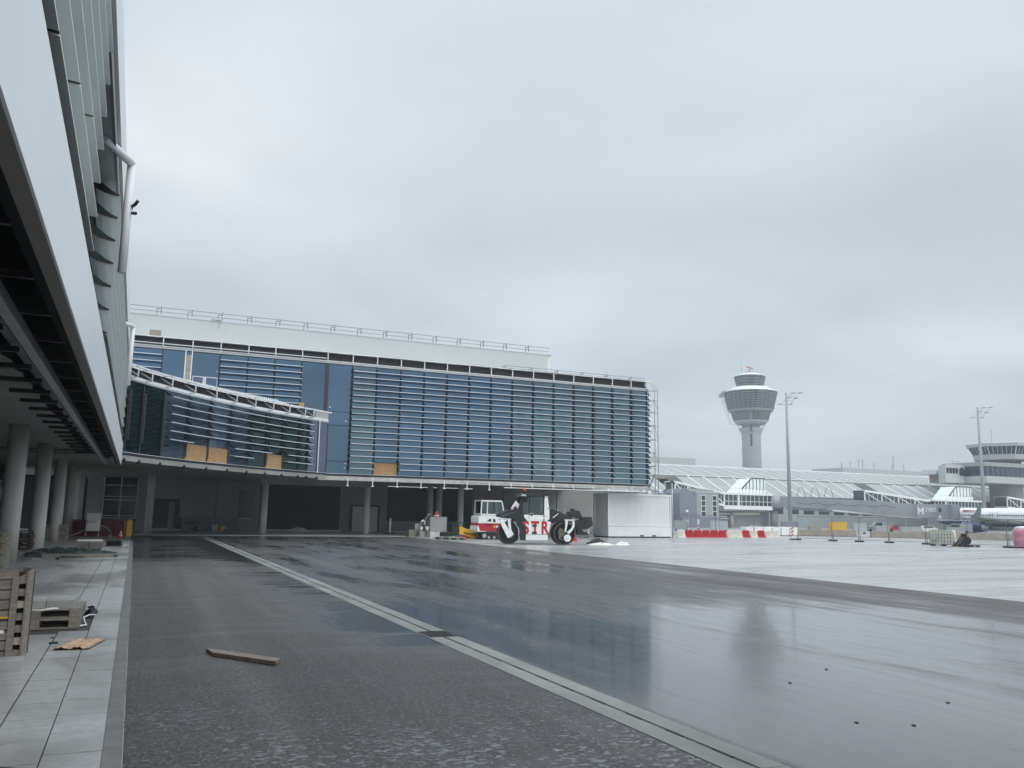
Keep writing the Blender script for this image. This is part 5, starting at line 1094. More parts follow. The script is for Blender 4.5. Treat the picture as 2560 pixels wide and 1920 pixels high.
# grey stair block
of = thing('stair_block', 'grey clad stair building with two rows of stacked windows beside the container', 'building', (121, 165, -.6))
MB().prism([(116.1, 165), (119.9, 163.6), (119.9, 172), (116.1, 172)], 'z', 1.9, 7.4).build('side_wall', 'slate_clad', of)
fixn(MB().prism([(116.1, 7.4), (119.9, 7.4), (118.0, 8.5), (116.6, 8.3)], 'y', 165.1, 172).build('side_gable', 'slate_clad', of))
MB().box(119.92, 126.5, 164, 172, 1.9, 7.5).build('front_wall', 'grey_clad', of); MB().box(119.8, 126.7, 163.9, 172, 7.51, 7.85).build('parapet', 'pale_wall', of)
fixn(MB().prism([(118.5, 8.4), (122, 8.6), (126.6, 8.3), (126.6, 7.86), (118.5, 7.86)], 'y', 166, 172).build('roof', 'roof_far', of))
MB().box(116.05, 126.5, 163.9, 172.1, -.6, 1.89).build('base_wall', 'slate_clad', of)
for x in (121.5, 124.7):
    for q in range(4): z = 2.05 + q * 1.25; w_ = MB().box(x - .1, x + 1.12, 163.93, 163.999, z - .08, z + 1.2).build('window', 'roof_rib', of); MB().box(x, x + 1.02, 163.9, 163.929, z + .02, z + 1.08).build('pane', 'glass_dark', w_)
MB().box(117, 117.6, 163.8, 163.9, 3.0, 3.5).box(116.9, 117.5, 163.8, 163.9, .4, 1.2).build('plate', 'roof_rib', of)
lb = thing('louvred_block', 'narrow grey louvred block between the container and the stair building', 'building', (113, 170, -.6))
MB().box(108, 116, 170, 176, -.6, 7.3).build('wall', 'grey_clad', lb); k = MB()
for z in (5.9, 5.0, 4.1): k.box(113.6, 114.5, 169.93, 169.999, z, z + .7)
k.build('window', 'glass_dark', lb); MB().box(108, 115.9, 169.9, 169.99, 0, 2.2).box(108, 115.9, 169.9, 169.99, 2.5, 3.3).build('grille', 'machine_dark', lb)
# sloping glazed gangways and boarding lounges
def gangway(name, xa, xb, y, za, zb_, h0, h1, label, n=6, dark='glass_far'):
    t = thing(name, label, 'gangway', ((xa + xb) / 2, y, 0)); zl = lambda x: za + (zb_ - za) * (x - xa) / (xb - xa); hl = lambda x: h0 + (h1 - h0) * (x - xa) / (xb - xa)
    fixn(MB().prism([(xa, zl(xa) - hl(xa)), (xb, zl(xb) - hl(xb)), (xb, zl(xb) - .2), (xa, zl(xa) - .2)], 'y', y + .1, y + 4).build('glazing', dark, t))
    fixn(MB().prism([(xa, zl(xa)), (xb, zl(xb)), (xb, zl(xb) - .55), (xa, zl(xa) - .55)], 'y', y - .2, y + 4.4).build('roof', 'roof_rib', t))
    fixn(MB().prism([(xa, zl(xa) - hl(xa)), (xb, zl(xb) - hl(xb)), (xb, zl(xb) - hl(xb) - .5), (xa, zl(xa) - hl(xa) - .5)], 'y', y - .1, y + 4.2).build('floor_beam', 'roof_rib', t))
    k = MB()
    for q in range(n + 1):
        x = xa + (xb - xa) * q / n; k.box(x - .18, x + .18, y - .05, y + .09, zl(x) - hl(x), zl(x) - .3)
        if q < n: x2 = xa + (xb - xa) * (q + 1) / n; k.obox((x, y, zl(x) - .5), (x2, y, zl(x2) - hl(x2)), .14, .2)
        if q < n:
            for s_ in (1, 2, 3): xx = x + (x2 - x) * s_ / 4; k.box(xx - .05, xx + .05, y + .02, y + .08, zl(xx) - hl(xx), zl(xx) - .4)
    k.build('truss', 'roof_rib', t); return t
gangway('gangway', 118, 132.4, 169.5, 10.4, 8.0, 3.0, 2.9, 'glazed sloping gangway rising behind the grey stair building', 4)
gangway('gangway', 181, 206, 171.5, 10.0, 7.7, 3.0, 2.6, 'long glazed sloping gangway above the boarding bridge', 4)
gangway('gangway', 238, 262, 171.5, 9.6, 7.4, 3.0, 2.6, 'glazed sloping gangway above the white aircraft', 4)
def lounge(x0, x1, y, label):
    t = thing('boarding_lounge', label, 'building', ((x0 + x1) / 2, y, -.6))
    MB().box(x0, x1, y + .1, y + 10, 4.9, 7.5).build('glazing', 'glass_far', t); MB().box(x0 - .3, x1 + .5, y - .3, y + 10, 7.5, 8.0).build('roof', 'roof_rib', t); MB().box(x0 - .2, x1 + .3, y - .1, y + 10, 3.9, 4.89).build('floor_band', 'roof_rib', t)
    k = MB(); x = x0
    while x < x1: k.box(x - .06, x + .06, y, y + .09, 4.9, 7.5); x += 1.35
    k.box(x0, x1, y, y + .09, 5.85, 5.97); k.box(x0 + 4.2, x0 + 4.7, y - .05, y + .08, 4.9, 7.5); k.build('mullion', 'roof_rib', t)
    for q in range(3): xx = x0 + 2 + q * (x1 - x0 - 4) / 2; MB().box(xx - .5, xx + .5, y + 4, y + 5, -.6, 3.9).build('pier', 'grey_clad', t)
    # glazed stair head on the roof
    xs_, xe = x0 + (x1 - x0) * .50, x1 + 1.5
    g_ = fixn(MB().prism([(xs_, 8.0), (xe, 8.0), (xe, 12), (xs_ + 4.5, 12)], 'y', y + 4, y + 9).build('stair_head', 'curtain', t))
    k = MB(); 
    for q in range(8): xx = xs_ + (xe - xs_) * (q + .5) / 8; k.box(xx - .08, xx + .08, y + 3.9, y + 3.99, 8.0, min(12, 8 + (xx - xs_) * 4 / 4.5))
    k.obox((xs_, y + 3.9, 8.1), (xs_ + 4.5, y + 3.9, 12.05), .2, .25); k.box(xs_ + 4.5, xe, y + 3.9, y + 4.05, 11.9, 12.15); k.box(xs_ - 2, xe, y + 3.9, y + 3.99, 9.1, 9.25)
    k.build('stair_head_frame', 'glass_far', g_)
    k = MB(); x = xs_ - 2
    while x < xe: k.box(x, x + .9, y + 3.6, y + 3.7, 8.0, 9.2); x += 1.1
    k.build('balustrade', 'roof_rib', t); return t
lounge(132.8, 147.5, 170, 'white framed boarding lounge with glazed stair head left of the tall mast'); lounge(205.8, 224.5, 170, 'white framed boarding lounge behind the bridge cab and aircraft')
# service clutter below the first lounge
uc = thing('service_level', 'pale service level with pipes and ledges under the first boarding lounge', 'building', (140, 172, -.6))
MB().box(127, 150, 173.9, 178, -.6, 3.8).build('wall', 'grey_clad', uc); k = MB()
for z, a, b in ((3.5, 127, 150), (2.7, 128, 140), (2.0, 127, 136), (1.5, 130, 137)): k.box(a, b, 173.3, 173.9, z, z + .3)
k.build('ledge', 'roof_rib', uc); MB().tube([(137.2, 173, -.6), (137.2, 173, 2.6), (137.6, 173, 3.0), (146, 173, 3.0)], .45, 10).build('duct', 'cream', uc)
# boarding bridge
bb = thing('boarding_bridge', 'long grey telescopic boarding bridge with white M110/2 lettering docked at the aircraft', 'boarding bridge', (155, 155, -.6))
def beam3(p0, p1, w, h, name, mat, par=bb): return MB().obox(p0, p1, w, h).build(name, mat, par)
pA, pB, pC, pD = (152.5, 170.5, 6.2), (156.2, 154, 5.25), (160.7, 149.6, 4.85), (167.2, 142.6, 3.95)
MB().lathe([(2.5, 4.4), (2.5, 7.7)], 149.5, 171.5, 24).build('rotunda', 'bridge_grey', bb); MB().lathe([(1.0, -.6), (1.0, 4.4)], 149.5, 171.5, 14).build('rotunda_leg', 'grey_clad', bb)
beam3((150.5, 170, 6.2), (157.0, 157.2, 5.45), 2.6, 2.6, 'tunnel', 'bridge_grey'); beam3((155.8, 159, 5.45), (162.6, 147.8, 4.85), 2.9, 2.85, 'tunnel', 'bridge_grey'); beam3((161.5, 149.6, 4.85), (167.0, 143.0, 4.2), 3.2, 3.0, 'tunnel', 'bridge_grey')
beam3((155.0, 157, 4.0), (166.6, 141.2, 2.4), .3, .3, 'rail_pipe', 'roof_rib'); beam3((150.5, 168, 4.5), (166.2, 141.9, 2.7), .4, .5, 'under_truss', 'grey_clad')
cabx = Vector((166.3, 142.6, 0)); cdv = Vector((.82, -.57, 0)).normalized()
cb_ = MB().obox(cabx + Vector((0, 0, 4.1)) - cdv * .3, cabx + cdv * 5.0 + Vector((0, 0, 4.0)), 3.4, 3.4).build('cab', 'bridge_grey', bb)
MB().obox((170.3, 138.8, 4.0), (167.4, 133.8, 4.0), 2.0, 3.3).build('cab_head', 'bridge_grey', bb); MB().obox((167.25, 134.1, 4.1), (167.0, 132.6, 4.0), 2.0, 2.9).build('canopy', 'slate_clad', bb); MB().obox((166.55, 136.6, 4.4), (166.4, 135.9, 4.4), .06, .8).build('head_window', 'glass_dark', bb)
side = Vector((-cdv.y, cdv.x, 0)); side = -side if side.y > 0 else side
for a, b in ((4.45, 5.0),):
    p = cabx + side * 1.71; MB().obox(p + cdv * a + Vector((0, 0, 4.3)), p + cdv * b + Vector((0, 0, 4.3)), .02, .9).build('cab_window', 'glass_dark', cb_)
ry = math.atan2(cdv.y, cdv.x)
# lettering on the side of the last tunnel and cab
tv = (Vector((166.3, 142.6, 0)) - cabx); p = cabx + side * 1.73 - cdv * .2 - Vector((155, 155, -.6))
text('lettering', 'M', 2.2, .01, 'roof_rib', bb, (p.x, p.y, 4.0), (R(90), 0, ry), .03, .9); q_ = p + cdv * 1.75
text('lettering', '110/2', 1.35, .01, 'roof_rib', bb, (q_.x, q_.y, 4.6), (R(90), 0, ry), .03, .78)
MB().obox((164.6, 144.3, -.6), (164.6, 144.3, 3.0), .5, .5).build('leg', 'grey_clad', bb); MB().obox((165.8, 145.5, -.6), (165.8, 145.5, 3.0), .5, .5).build('leg', 'grey_clad', bb); MB().box(163.8, 166.6, 144.4, 145.4, -.6, .6).build('drive_bogie', 'machine_dark', bb)
MB().tube([Vector((152 + i * .42, 165.5 - i * .75, 6.1 - .03 * i - .5 * abs(math.sin(i * .52)))) - Vector((1.35, .75, 0)) for i in range(28)], .06, 5).build('cable_loop', 'machine_dark', bb)
for i in range(3): x = 153 + i * 1.6; MB().tube([(x - .8, 166 - i * 3, 7.4), (x - .5, 165.6 - i * 3, 9.3), (x, 165.3 - i * 3, 9.9), (x + .5, 165 - i * 3, 9.3), (x + .8, 164.6 - i * 3, 7.2)], .09, 6).build('hoop', 'grey_clad', bb)
# control tower
TX, TY = 285.0, 342.0
ct_ = thing('control_tower', 'tall round airport control tower with flaring glazed head and white rings', 'control tower', (TX, TY, -.6))
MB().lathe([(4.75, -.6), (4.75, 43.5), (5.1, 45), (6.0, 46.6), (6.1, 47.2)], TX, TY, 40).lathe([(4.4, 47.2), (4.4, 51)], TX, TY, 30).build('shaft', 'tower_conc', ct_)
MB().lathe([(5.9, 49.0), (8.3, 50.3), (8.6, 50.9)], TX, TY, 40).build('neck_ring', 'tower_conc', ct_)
def drum(z0, r0, z1, r1, nseg, rows, name):
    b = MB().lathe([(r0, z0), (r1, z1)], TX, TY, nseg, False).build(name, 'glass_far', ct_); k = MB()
    for i in range(nseg): a = 2 * math.pi * i / nseg; k.tube([(TX + (r0 + .05) * math.cos(a), TY + (r0 + .05) * math.sin(a), z0), (TX + (r1 + .05) * math.cos(a), TY + (r1 + .05) * math.sin(a), z1)], .065, 4, False)
    for j in range(rows + 1):
        t = j / rows; r = r0 + (r1 - r0) * t + .06; z = z0 + (z1 - z0) * t; k.lathe([(r, z - .055), (r + .03, z + .055)], TX, TY, nseg, False)
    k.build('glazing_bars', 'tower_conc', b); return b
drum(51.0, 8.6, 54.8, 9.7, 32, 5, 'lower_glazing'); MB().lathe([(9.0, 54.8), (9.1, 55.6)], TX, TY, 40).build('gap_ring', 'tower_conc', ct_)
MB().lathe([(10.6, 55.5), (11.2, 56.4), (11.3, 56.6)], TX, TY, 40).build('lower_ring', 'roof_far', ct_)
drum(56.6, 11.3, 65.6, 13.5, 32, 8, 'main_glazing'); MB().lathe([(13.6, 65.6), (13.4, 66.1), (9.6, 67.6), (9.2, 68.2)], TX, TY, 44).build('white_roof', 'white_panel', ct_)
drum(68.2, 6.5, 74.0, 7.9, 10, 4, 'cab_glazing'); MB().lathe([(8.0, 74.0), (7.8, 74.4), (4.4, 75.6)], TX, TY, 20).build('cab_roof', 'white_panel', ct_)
MB().lathe([(2.3, 75.6), (2.4, 76.6)], TX, TY, 16).tube([(TX, TY, 76.6), (TX, TY, 78.5)], .4, 8).build('radar_base', 'roof_far', ct_); MB().obox((TX - 1.5, TY + .8, 79.4), (TX + 1.4, TY - 1.1, 78.2), .5, .45).build('radar_bar', 'red', ct_)
for dx_, dy_, h in ((-3.9, 1.5, 81.2), (3.9, -1.5, 80.6)): MB().tube([(TX + dx_, TY + dy_, 75), (TX + dx_, TY + dy_, h)], .09, 5).build('antenna', 'grey_clad', ct_)
# dark vertical window slot facing the apron
dv_ = Vector((-TX, -TY)).normalized(); sv = Vector((-dv_.y, dv_.x)); 
def slotbox(r, w, z0, z1, name, mat):
    c_ = Vector((TX, TY)) + dv_ * r; a = c_ + sv * w / 2; b = c_ - sv * w / 2; a2 = a - dv_ * .6; b2 = b - dv_ * .6; return fixn(MB().prism([a, b, b2, a2], 'z', z0, z1).build(name, mat, ct_))
slotbox(4.86, 1.0, 38.0, 45.3, 'slot_window', 'glass_dark'); slotbox(6.15, .9, 45.3, 47.3, 'slot_window', 'glass_dark'); slotbox(4.5, .9, 47.3, 49.5, 'slot_window', 'glass_dark'); slotbox(9.6, 1.1, 50.9, 55.0, 'slot_window', 'slate_clad')
k = MB(); lx, ly = -13.5 * sv.x, -13.5 * sv.y
sg = 1 if (Vector((TX, TY)) + sv * 13).dot(Vector((.9137, -.406))) < (Vector((TX, TY)) - sv * 13).dot(Vector((.9137, -.406))) else -1
def tp_(d_, f_, z): c_ = Vector((TX, TY)) + sv * sg * d_ + dv_ * f_; return (c_.x, c_.y, z)
k.obox(tp_(12.2, 3, 64.6), tp_(15.6, 3, 64.0), 1.6, 1.7); k.obox(tp_(11.8, 3, 66.6), tp_(14.5, 3, 65.4), 1.2, 1.0); k.build('gondola_box', 'roof_far', ct_)
k = MB(); 
for o_ in (0, .9): k.tube([tp_(14.6 - o_, 3, 63.4), tp_(10.3 - o_, 3, 49.2), tp_(6.5, 2, 49.2)], .1, 5)
k.build('gondola_arm', 'roof_far', ct_)
MB().lathe([(5.6, 47.2), (6.3, 49.9)], TX, TY, 12, False).build('neck_struts', 'glass_far', ct_) if False else None
for i in range(12):
    a = 2 * math.pi * i / 12; MB().tube([(TX + 6.0 * math.cos(a), TY + 6.0 * math.sin(a), 47.2), (TX + 7.6 * math.cos(a), TY + 7.6 * math.sin(a), 50.2)], .12, 4).build('neck_strut', 'roof_far', ct_)
# second, lower control tower at the right
A2X, A2Y = 251, 181
at = thing('apron_tower', 'low white control tower with dark slanted window band at the right edge', 'control tower', (A2X, A2Y, -.6))
MB().lathe([(4.7, -.6), (4.7, 21.5)], A2X, A2Y, 28).build('shaft', 'roof_far', at)
MB().lathe([(5.0, 20.8), (8.8, 21.2), (9.0, 22.8)], A2X, A2Y, 8, False, .2).build('balcony', 'pale_wall', at)
MB().lathe([(9.0, 22.81), (10.2, 25.2)], A2X, A2Y, 8, False, .2).build('window_band', 'glass_dark', at); k = MB()
for i in range(8):
    for j in range(6):
        a0, a1 = .2 + 2 * math.pi * i / 8, .2 + 2 * math.pi * (i + 1) / 8; t = j / 6
        def pt(r): return Vector((A2X + r * (math.cos(a0) * (1 - t) + math.cos(a1) * t), A2Y + r * (math.sin(a0) * (1 - t) + math.sin(a1) * t), 0))
        k.tube([pt(9.06) + Vector((0, 0, 22.8)), pt(10.26) + Vector((0, 0, 25.2))], .12 if j == 0 else .06, 4, False)
k.build('window_bars', 'roof_rib', at); MB().lathe([(10.8, 25.2), (11.0, 26.2), (9, 26.6)], A2X, A2Y, 8, False, .2).build('roof', 'pale_wall', at); MB().lathe([(1.2, 26.6), (1, 27.2)], A2X - 1, A2Y, 10).tube([(A2X - 5, A2Y, 26.5), (A2X - 5, A2Y, 31)], .07, 5).build('antenna', 'grey_clad', at)
b2 = thing('operations_block', 'white stepped rooftop block with ribbon windows under the low control tower', 'building', (236, 176, 10))
fixn(MB().prism([(220.6, 177.9), (229, 178), (229, 186), (227.5, 186)], 'z', 13.4, 18.9).build('wall', 'pale_wall', b2)); MB().box(229.1, 275, 172, 186, 15.4, 18.4).build('ribbon_window', 'glass_dark', b2); MB().box(229.1, 275, 171.5, 186, 18.41, 19.6).build('roof', 'roof_far', b2); MB().box(229.1, 275, 171, 187, 13.4, 15.39).build('ledge', 'pale_wall', b2)
k = MB()
for q in range(4): k.box(221 + q * 1.3, 221.9 + q * 1.3, 177.8, 177.899, 16.2, 17.8)
k.build('window', 'glass_dark', b2); fixn(MB().prism([(226.5, 15.6), (228.8, 15.6), (228.8, 17.4), (227.6, 18.2), (226.5, 17.4)], 'y', 177.85, 177.99).build('gable_window', 'glass_far', b2))
k = MB(); x = 231
while x < 274: k.box(x, x + .12, 171.9, 171.999, 15.4, 18.4); x += 2.2
k.build('window_bars', 'roof_far', b2)
k = MB().tube([(224, 178, 18.9), (224, 178, 20.6)], .08, 4).tube([(222.8, 178, 19.9), (227.4, 178, 19.9)], .08, 4)
for q in range(5): k.tube([(222.8 + q * 1.1, 178, 18.9), (222.8 + q * 1.1, 178, 19.9)], .05, 4)
k.build('roof_rail', 'grey_clad', b2)
dm = thing('roof_dome', 'low rounded grey roof hood behind the terminal ridge', 'roof', (235, 192, 15))
fixn(MB().prism([(231, 16.6), (232.2, 18.0), (233.5, 18.5), (238, 18.4), (239.4, 17.6), (239.8, 16.6)], 'y', 190, 196).build('hood', 'grey_clad', dm)); MB().box(233, 242.5, 189, 194, 14, 16.59).build('base', 'taupe', dm)
# light masts
def mast(name, x, y, h, label):
    t = thing(name, label, 'light mast', (x, y, -.6))
    MB().tube([(x, y, -.6), (x, y, h * .55), (x, y, h + .2)], .50, 12, True, .22).build('pole', 'bridge_grey', t)
    rt = Vector((.9, -.42, 0)); o = Vector((x, y, 0))
    k = MB(); A = o + Vector((0, 0, h)); 
    k.tube([A - rt * .0 + Vector((0, 0, -.3)), A + rt * 1.9 + Vector((0, 0, .4))], .07, 5)
    k.tube([A - rt * 1.4 + Vector((0, 0, -2.4)), A + rt * 1.5 + Vector((0, 0, .3))], .09, 5); k.tube([A + rt * .9 + Vector((0, 0, -2.4)), A + rt * 2.9 + Vector((0, 0, .3))], .09, 5); k.tube([A + rt * 1.5 + Vector((0, 0, .3)), A + rt * 2.9 + Vector((0, 0, .3))], .08, 5)
    for q in range(4): t_ = q / 3; k.tube([A + rt * (-1.4 + 2.9 * t_) + Vector((0, 0, -2.4 + 2.7 * t_)), A + rt * (.9 + 2.0 * t_) + Vector((0, 0, -2.4 + 2.7 * t_))], .06, 5)
    k.build('head_frame', 'galv', t)
    for dx_, dz in ((-1.4, -2.4), (.9, -2.4), (.6, -.9), (2.2, -1.0), (1.6, .2), (3.2, .2)):
        p = A + rt * dx_ + Vector((0, 0, dz)); MB().obox(p - rt * .45, p + rt * .45, .6, .16).build('floodlight', 'bridge_grey', t)
    return t
mast('light_mast', 131.8, 146, 29.6, 'tall grey floodlight mast standing right of the control tower'); mast('light_mast', 188.0, 141.5, 29.6, 'tall grey floodlight mast at the right in front of the low control tower')
# aircraft
ac = thing('airliner', 'white airliner with dark blue belly and raised wing tip parked at the bridge', 'aircraft', (170, 125, -.6))
n = 32; st = [(140.5, .15, 2.3), (140, .6, 2.35), (139, 1.15, 2.45), (137.5, 1.6, 2.6), (135.5, 1.9, 2.75), (133.5, 2.0, 2.8), (108, 2.0, 2.8), (102, 1.9, 2.95), (94, 1.2, 3.5), (88, .4, 4.1)]
vs = [(170 + r * math.cos(2 * math.pi * q / n), y, zc + r * 1.04 * math.sin(2 * math.pi * q / n)) for y, r, zc in st for q in range(n)]
up_, lo_ = [], []
for i in range(len(st) - 1):
    for q in range(n):
        f = (i * n + q, (i + 1) * n + q, (i + 1) * n + (q + 1) % n, i * n + (q + 1) % n); a = math.degrees(2 * math.pi * (q + .5) / n); (lo_ if 205 < a < 335 else up_).append(f)
k = MB(); k.add(vs, up_, True); fu = fixn(k.build('fuselage', 'fuselage', ac)); k = MB(); k.add(vs, lo_, True); fixn(k.build('belly', 'navy', ac))
k = MB()
for q in range(64):
    y = 134 - q * .53; a = R(168); k.box(167.965, 168.03, y, y + .24, 3.12, 3.48) if not (abs(y - 124.0) < .3) else None
k.build('cabin_window', 'machine_dark', fu)
k = MB()
for y in (124.6, 123.4): 
    for a, b, c_, d_ in ((y, y + .03, 2.6, 3.9), (y + .7, y + .73, 2.6, 3.9), (y, y + .73, 3.87, 3.9), (y, y + .73, 2.6, 2.63)): k.box(167.96, 168.04, a, b, c_, d_)
k.build('door_outline', 'bridge_grey', fu)
tx_ = text('lettering', 'BRITISH AIRWAYS', 1.0, .01, 'navy', ac, (167.99 - 170, 133.7 - 125, 2.22 + .6), (R(90), 0, R(-90)), .012, .86)
fixn(MB().prism([(131.9, 4.08), (129.4, 4.15), (128.2, 4.32), (129.6, 4.38), (131.9, 4.42)], 'x', 168.18, 168.4).build('red_ribbon', 'redpaint', ac))
# wing towards the camera with raised tip
wv = [(168.2, 126.5, 1.9), (168.2, 118.5, 1.9), (153.2, 118.9, 2.9), (153.2, 116.9, 2.9)]
fixn(MB().add([(168.4, 126.0, 1.5), (168.4, 118.0, 1.5), (153.4, 116.6, 2.75), (153.4, 118.6, 2.75), (168.4, 126.0, 1.8), (168.4, 118.0, 2.1), (153.4, 116.6, 2.95), (153.4, 118.6, 2.9)], [(0, 1, 2, 3), (4, 7, 6, 5), (0, 4, 5, 1), (1, 5, 6, 2), (2, 6, 7, 3), (3, 7, 4, 0)]).build('wing', 'wingmat', ac))
fixn(MB().add([(153.4, 118.6, 2.75), (153.4, 116.6, 2.75), (152.9, 115.9, 3.4), (152.9, 117.3, 3.4), (152.7, 115.4, 5.1), (152.7, 116.1, 5.15), (153.3, 118.6, 2.95), (153.3, 116.6, 2.95), (152.78, 115.9, 3.5), (152.78, 117.2, 3.5), (152.62, 115.4, 5.1), (152.62, 116.1, 5.15)],
    [(0, 1, 2, 3), (3, 2, 4, 5), (6, 9, 8, 7), (9, 11, 10, 8), (0, 3, 9, 6), (3, 5, 11, 9), (5, 4, 10, 11), (4, 2, 8, 10), (2, 1, 7, 8)]).build('wing_tip', 'wingmat', ac))
def cyl_y(cx_, cz_, prof, nn=28):
    vs = [(cx_ + r * math.cos(2 * math.pi * q / nn), y, cz_ + r * math.sin(2 * math.pi * q / nn)) for y, r in prof for q in range(nn)]
    return vs, [(i * nn + q, (i + 1) * nn + q, (i + 1) * nn + (q + 1) % nn, i * nn + (q + 1) % nn) for i in range(len(prof) - 1) for q in range(nn)]
k = MB(); k.add(*cyl_y(161.5, .75, [(122.0, .8), (122.6, 1.05), (124.5, 1.2), (126.0, 1.15), (126.4, 1.0), (126.35, .92), (125.8, .9), (125.5, .3)]), smooth=True); en = k.build('engine', 'navy', ac)
k = MB(); k.add(*cyl_y(161.5, .75, [(120.6, .4), (121.4, .62), (122.2, .72)]), smooth=True); k.build('exhaust', 'galv', en); k = MB(); k.add(*cyl_y(161.5, .75, [(126.38, 1.02), (126.5, 1.08), (126.55, 1.0)]), smooth=True); k.build('inlet_lip', 'galv', en); fixn(MB().prism([(125.5, 1.7), (120.5, 1.9), (121.5, 2.35), (124.5, 2.3)], 'x', 161.4, 161.6).build('pylon', 'wingmat', ac))
for x, y in ((168.8, 117.8), (170, 135.5)): MB().tube([(x, y, .9), (x, y, -.2)], .12, 8).build('gear_leg', 'galv', ac); k = MB(); vs, fs = [], []; k.tube([(x - .35, y, -.05), (x + .35, y, -.05)], .52, 18); k.build('wheel', 'rubber', ac)
# vehicles and gear between
def car(x, y, rz, mat, label, kind=0):
    t = thing('parked_car', label, 'car', (x, y, -.6), rz, 'cars and vans parked across the apron')
    pr = [(-2.1, .3), (-2.15, .75), (-1.9, .95), (-1.2, 1.0), (-.6, 1.42), (.9, 1.45), (1.7, 1.0), (2.1, .9), (2.15, .35)] if kind == 0 else [(-2.4, .35), (-2.4, 1.0), (-1.9, 1.25), (-1.3, 2.0), (2.4, 2.05), (2.45, .35)]
    fixn(MB().prism(pr, 'y', -.85, .85, False).build('body', mat, t, world=False)); wn = [(-1.05, 1.0), (-.55, 1.36), (.85, 1.38), (1.4, 1.0)] if kind == 0 else [(-1.75, 1.28), (-1.25, 1.85), (.1, 1.88), (.1, 1.3)]
    fixn(MB().prism(wn, 'y', -.87, .87).build('window', 'glass_dark', t, world=False))
    for xx in (-1.35, 1.35):
        for yy in (-.9, .68): MB().wheel(xx, .32, .32, yy, yy + .22, 16).build('wheel', 'rubber', t, world=False)
    return t
car(148.6, 137.9, R(-40), 'slate_clad', 'dark grey hatchback beyond the fence left of the red car'); car(155.0, 138.2, R(-35), 'redpaint', 'red hatchback seen through the mesh fence')
car(156.1, 131.5, R(-30), 'carwhite', 'small white car under the end of the boarding bridge'); car(163.5, 150.5, R(-30), 'carwhite', 'white van parked far back under the boarding bridge', 1)
car(157.5, 124.6, R(-50), 'carsilver', 'grey van standing left of the blue engine', 1)
def gear(name, x, y, w, h, d_, mat, label, cat, legs=True, grp='containers and carts parked across the apron'):
    t = thing(name, label, cat, (x, y, -.6), R(-28), grp)
    MB().rbox(0, w, 0, d_, .25, h, .06).build('body', mat, t, world=False); k = MB()
    for q in range(int(w / .55)): k.box(.15 + q * .55, .2 + q * .55, -.03, 0, .35, h - .12)
    k.box(0, w, -.04, 0, h - .12, h - .02); k.build('ribs', 'grey_metal' if mat != 'yellow' else 'yellow', t, world=False)
    for q in (.15, w - .35): MB().box(q, q + .2, .1, d_ - .1, 0, .25).build('foot', 'machine_dark', t, world=False)
gear('waste_container', 111.3, 113.2, 2.7, 2.0, 1.5, 'yellow', 'yellow waste container with ribbed sides beyond the fence', 'container')
gear('waste_container', 104.3, 117.5, 2.7, 2.0, 1.5, 'slate_clad', 'dark grey ribbed waste bin left of the yellow container', 'container'); gear('skip', 109, 116, 1.9, 1.25, 1.4, 'wood_pale', 'tan open skip between the grey bin and the yellow container', 'container')
gear('equipment_box', 115.8, 112.5, 2.2, 1.9, 1.2, 'galv', 'pale grey equipment box right of the yellow container', 'box'); gear('baggage_cart', 120.5, 112.0, 2.4, 1.45, 1.4, 'carsilver', 'silver baggage cart, left of two beyond the fence', 'cart'); gear('baggage_cart', 124.6, 110.2, 3.6, 1.4, 1.4, 'carsilver', 'longer silver baggage cart, right of two beyond the fence', 'cart')
gear('equipment_box', 101, 122, 1.6, 1.2, 1, 'wood_pale', 'small orange brown box left of the grey waste bin', 'box'); gear('transformer_box', 87.5, 126, 2.3, 1.8, 1.5, 'grey_clad', 'pale grey service box beside the stair building', 'box'); gear('transformer_box', 94.3, 124.5, 2.9, 1.9, 1.5, 'galv', 'pale grey service box behind the white foil bales', 'box')
# white foil bales behind the barriers
for i in range(6):
    t = tag(fixn(MB().rbox(60.8 + i * 1.12, 61.87 + i * 1.12, 74.2 - i * .12, 75.2, .0, .84 + .04 * (i % 2), .08).build('foil_bale', 'wrapwhite')), 'white foil wrapped bale behind the barrier row, %s from the left' % ordn[i].replace('far left', 'first'), 'bale', 'white foil wrapped bales')
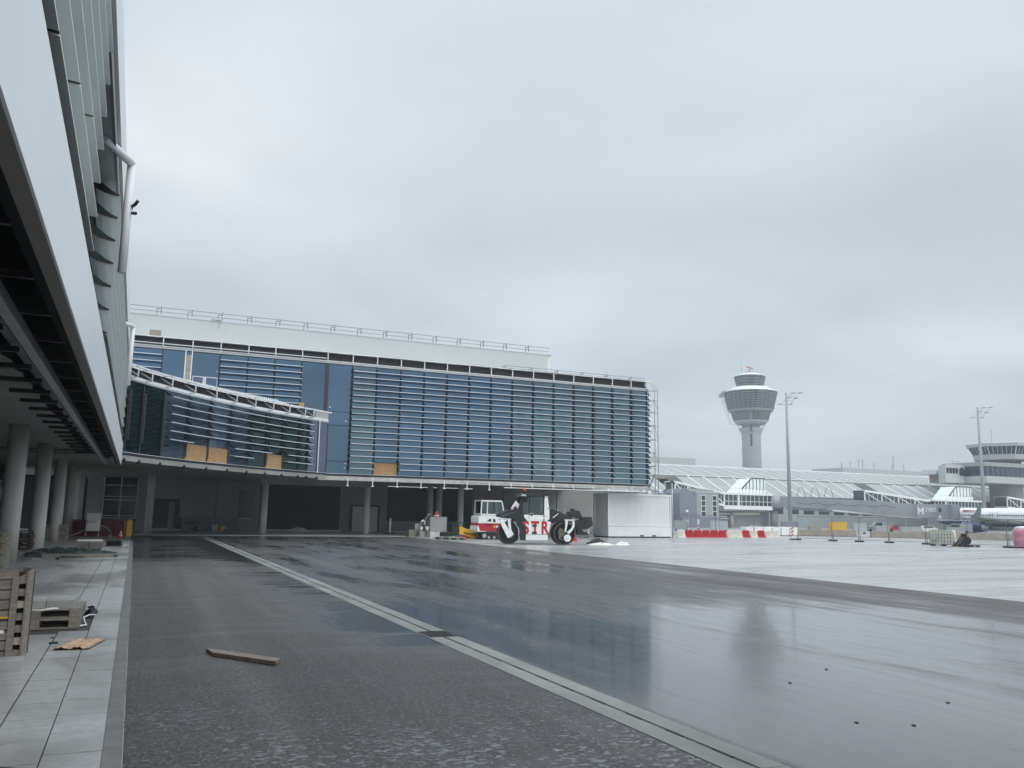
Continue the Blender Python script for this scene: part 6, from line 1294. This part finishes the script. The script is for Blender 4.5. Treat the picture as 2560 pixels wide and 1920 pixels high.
# concrete barriers on the apron
for i, (a, b, lab) in enumerate((((58, 67.5), (70.0, 82), 'leftmost'), ((72, 80.0), (80, 77.5), 'second'), ((81.5, 76.6), (88.5, 73.2), 'third'), ((90.5, 72.6), (98, 69.3), 'fourth'))):
    a, b = Vector(a), Vector(b)
    if i == 0: a, b = Vector((67.0, 81.6)), Vector((71.0, 80.4))
    L_ = (b - a).length; t = tag(fixn(MB().prism([(-.3, 0), (.3, 0), (.26, .2), (.12, .72), (-.12, .72), (-.26, .2)], 'x', 0, L_).build('concrete_barrier', 'barrier_conc')), 'long low brown concrete barrier beyond the mesh fence, %s from the left' % lab.replace('leftmost', 'first'), 'barrier', 'concrete barriers beyond the fence')
    t.location = (a.x, a.y, gz(a.x, a.y)); t.rotation_euler = (0, 0, math.atan2(b.y - a.y, b.x - a.x))
def strip_at(name, mat, x0, x1, y0f, y1f, dz, nx=30, ny=8):
    vs = [(x0 + (x1 - x0) * i / nx, y0f(x0 + (x1 - x0) * i / nx) * (1 - j / ny) + y1f(x0 + (x1 - x0) * i / nx) * j / ny) for j in range(ny + 1) for i in range(nx + 1)]
    k = MB(); k.add([(x, y, gz(x, y) + dz) for x, y in vs], [(j * (nx + 1) + i, j * (nx + 1) + i + 1, (j + 1) * (nx + 1) + i + 1, (j + 1) * (nx + 1) + i) for j in range(ny) for i in range(nx)], True); return struct(k.build(name, mat))
strip_at('verge', 'barrier_conc', 60, 150, lambda x: 84 - (x - 60) * .36, lambda x: 96 - (x - 60) * .36, .03)
# ------------------------------------------------------------ damp winter air
hz = MB().box(-70, 430, -60, 440, -3, 86).build('haze', None); hz['kind'] = 'stuff'
hm_ = bpy.data.materials.new('haze'); hm_.use_nodes = True; t = hm_.node_tree; t.nodes.remove(t.nodes['Principled BSDF']); pv_ = t.nodes.new('ShaderNodeVolumePrincipled')
pv_.inputs['Color'].default_value = (.86, .90, .95, 1); pv_.inputs['Density'].default_value = .0006; pv_.inputs['Anisotropy'].default_value = .1
t.links.new(pv_.outputs[0], t.nodes['Material Output'].inputs['Volume']); hz.data.materials.append(hm_)
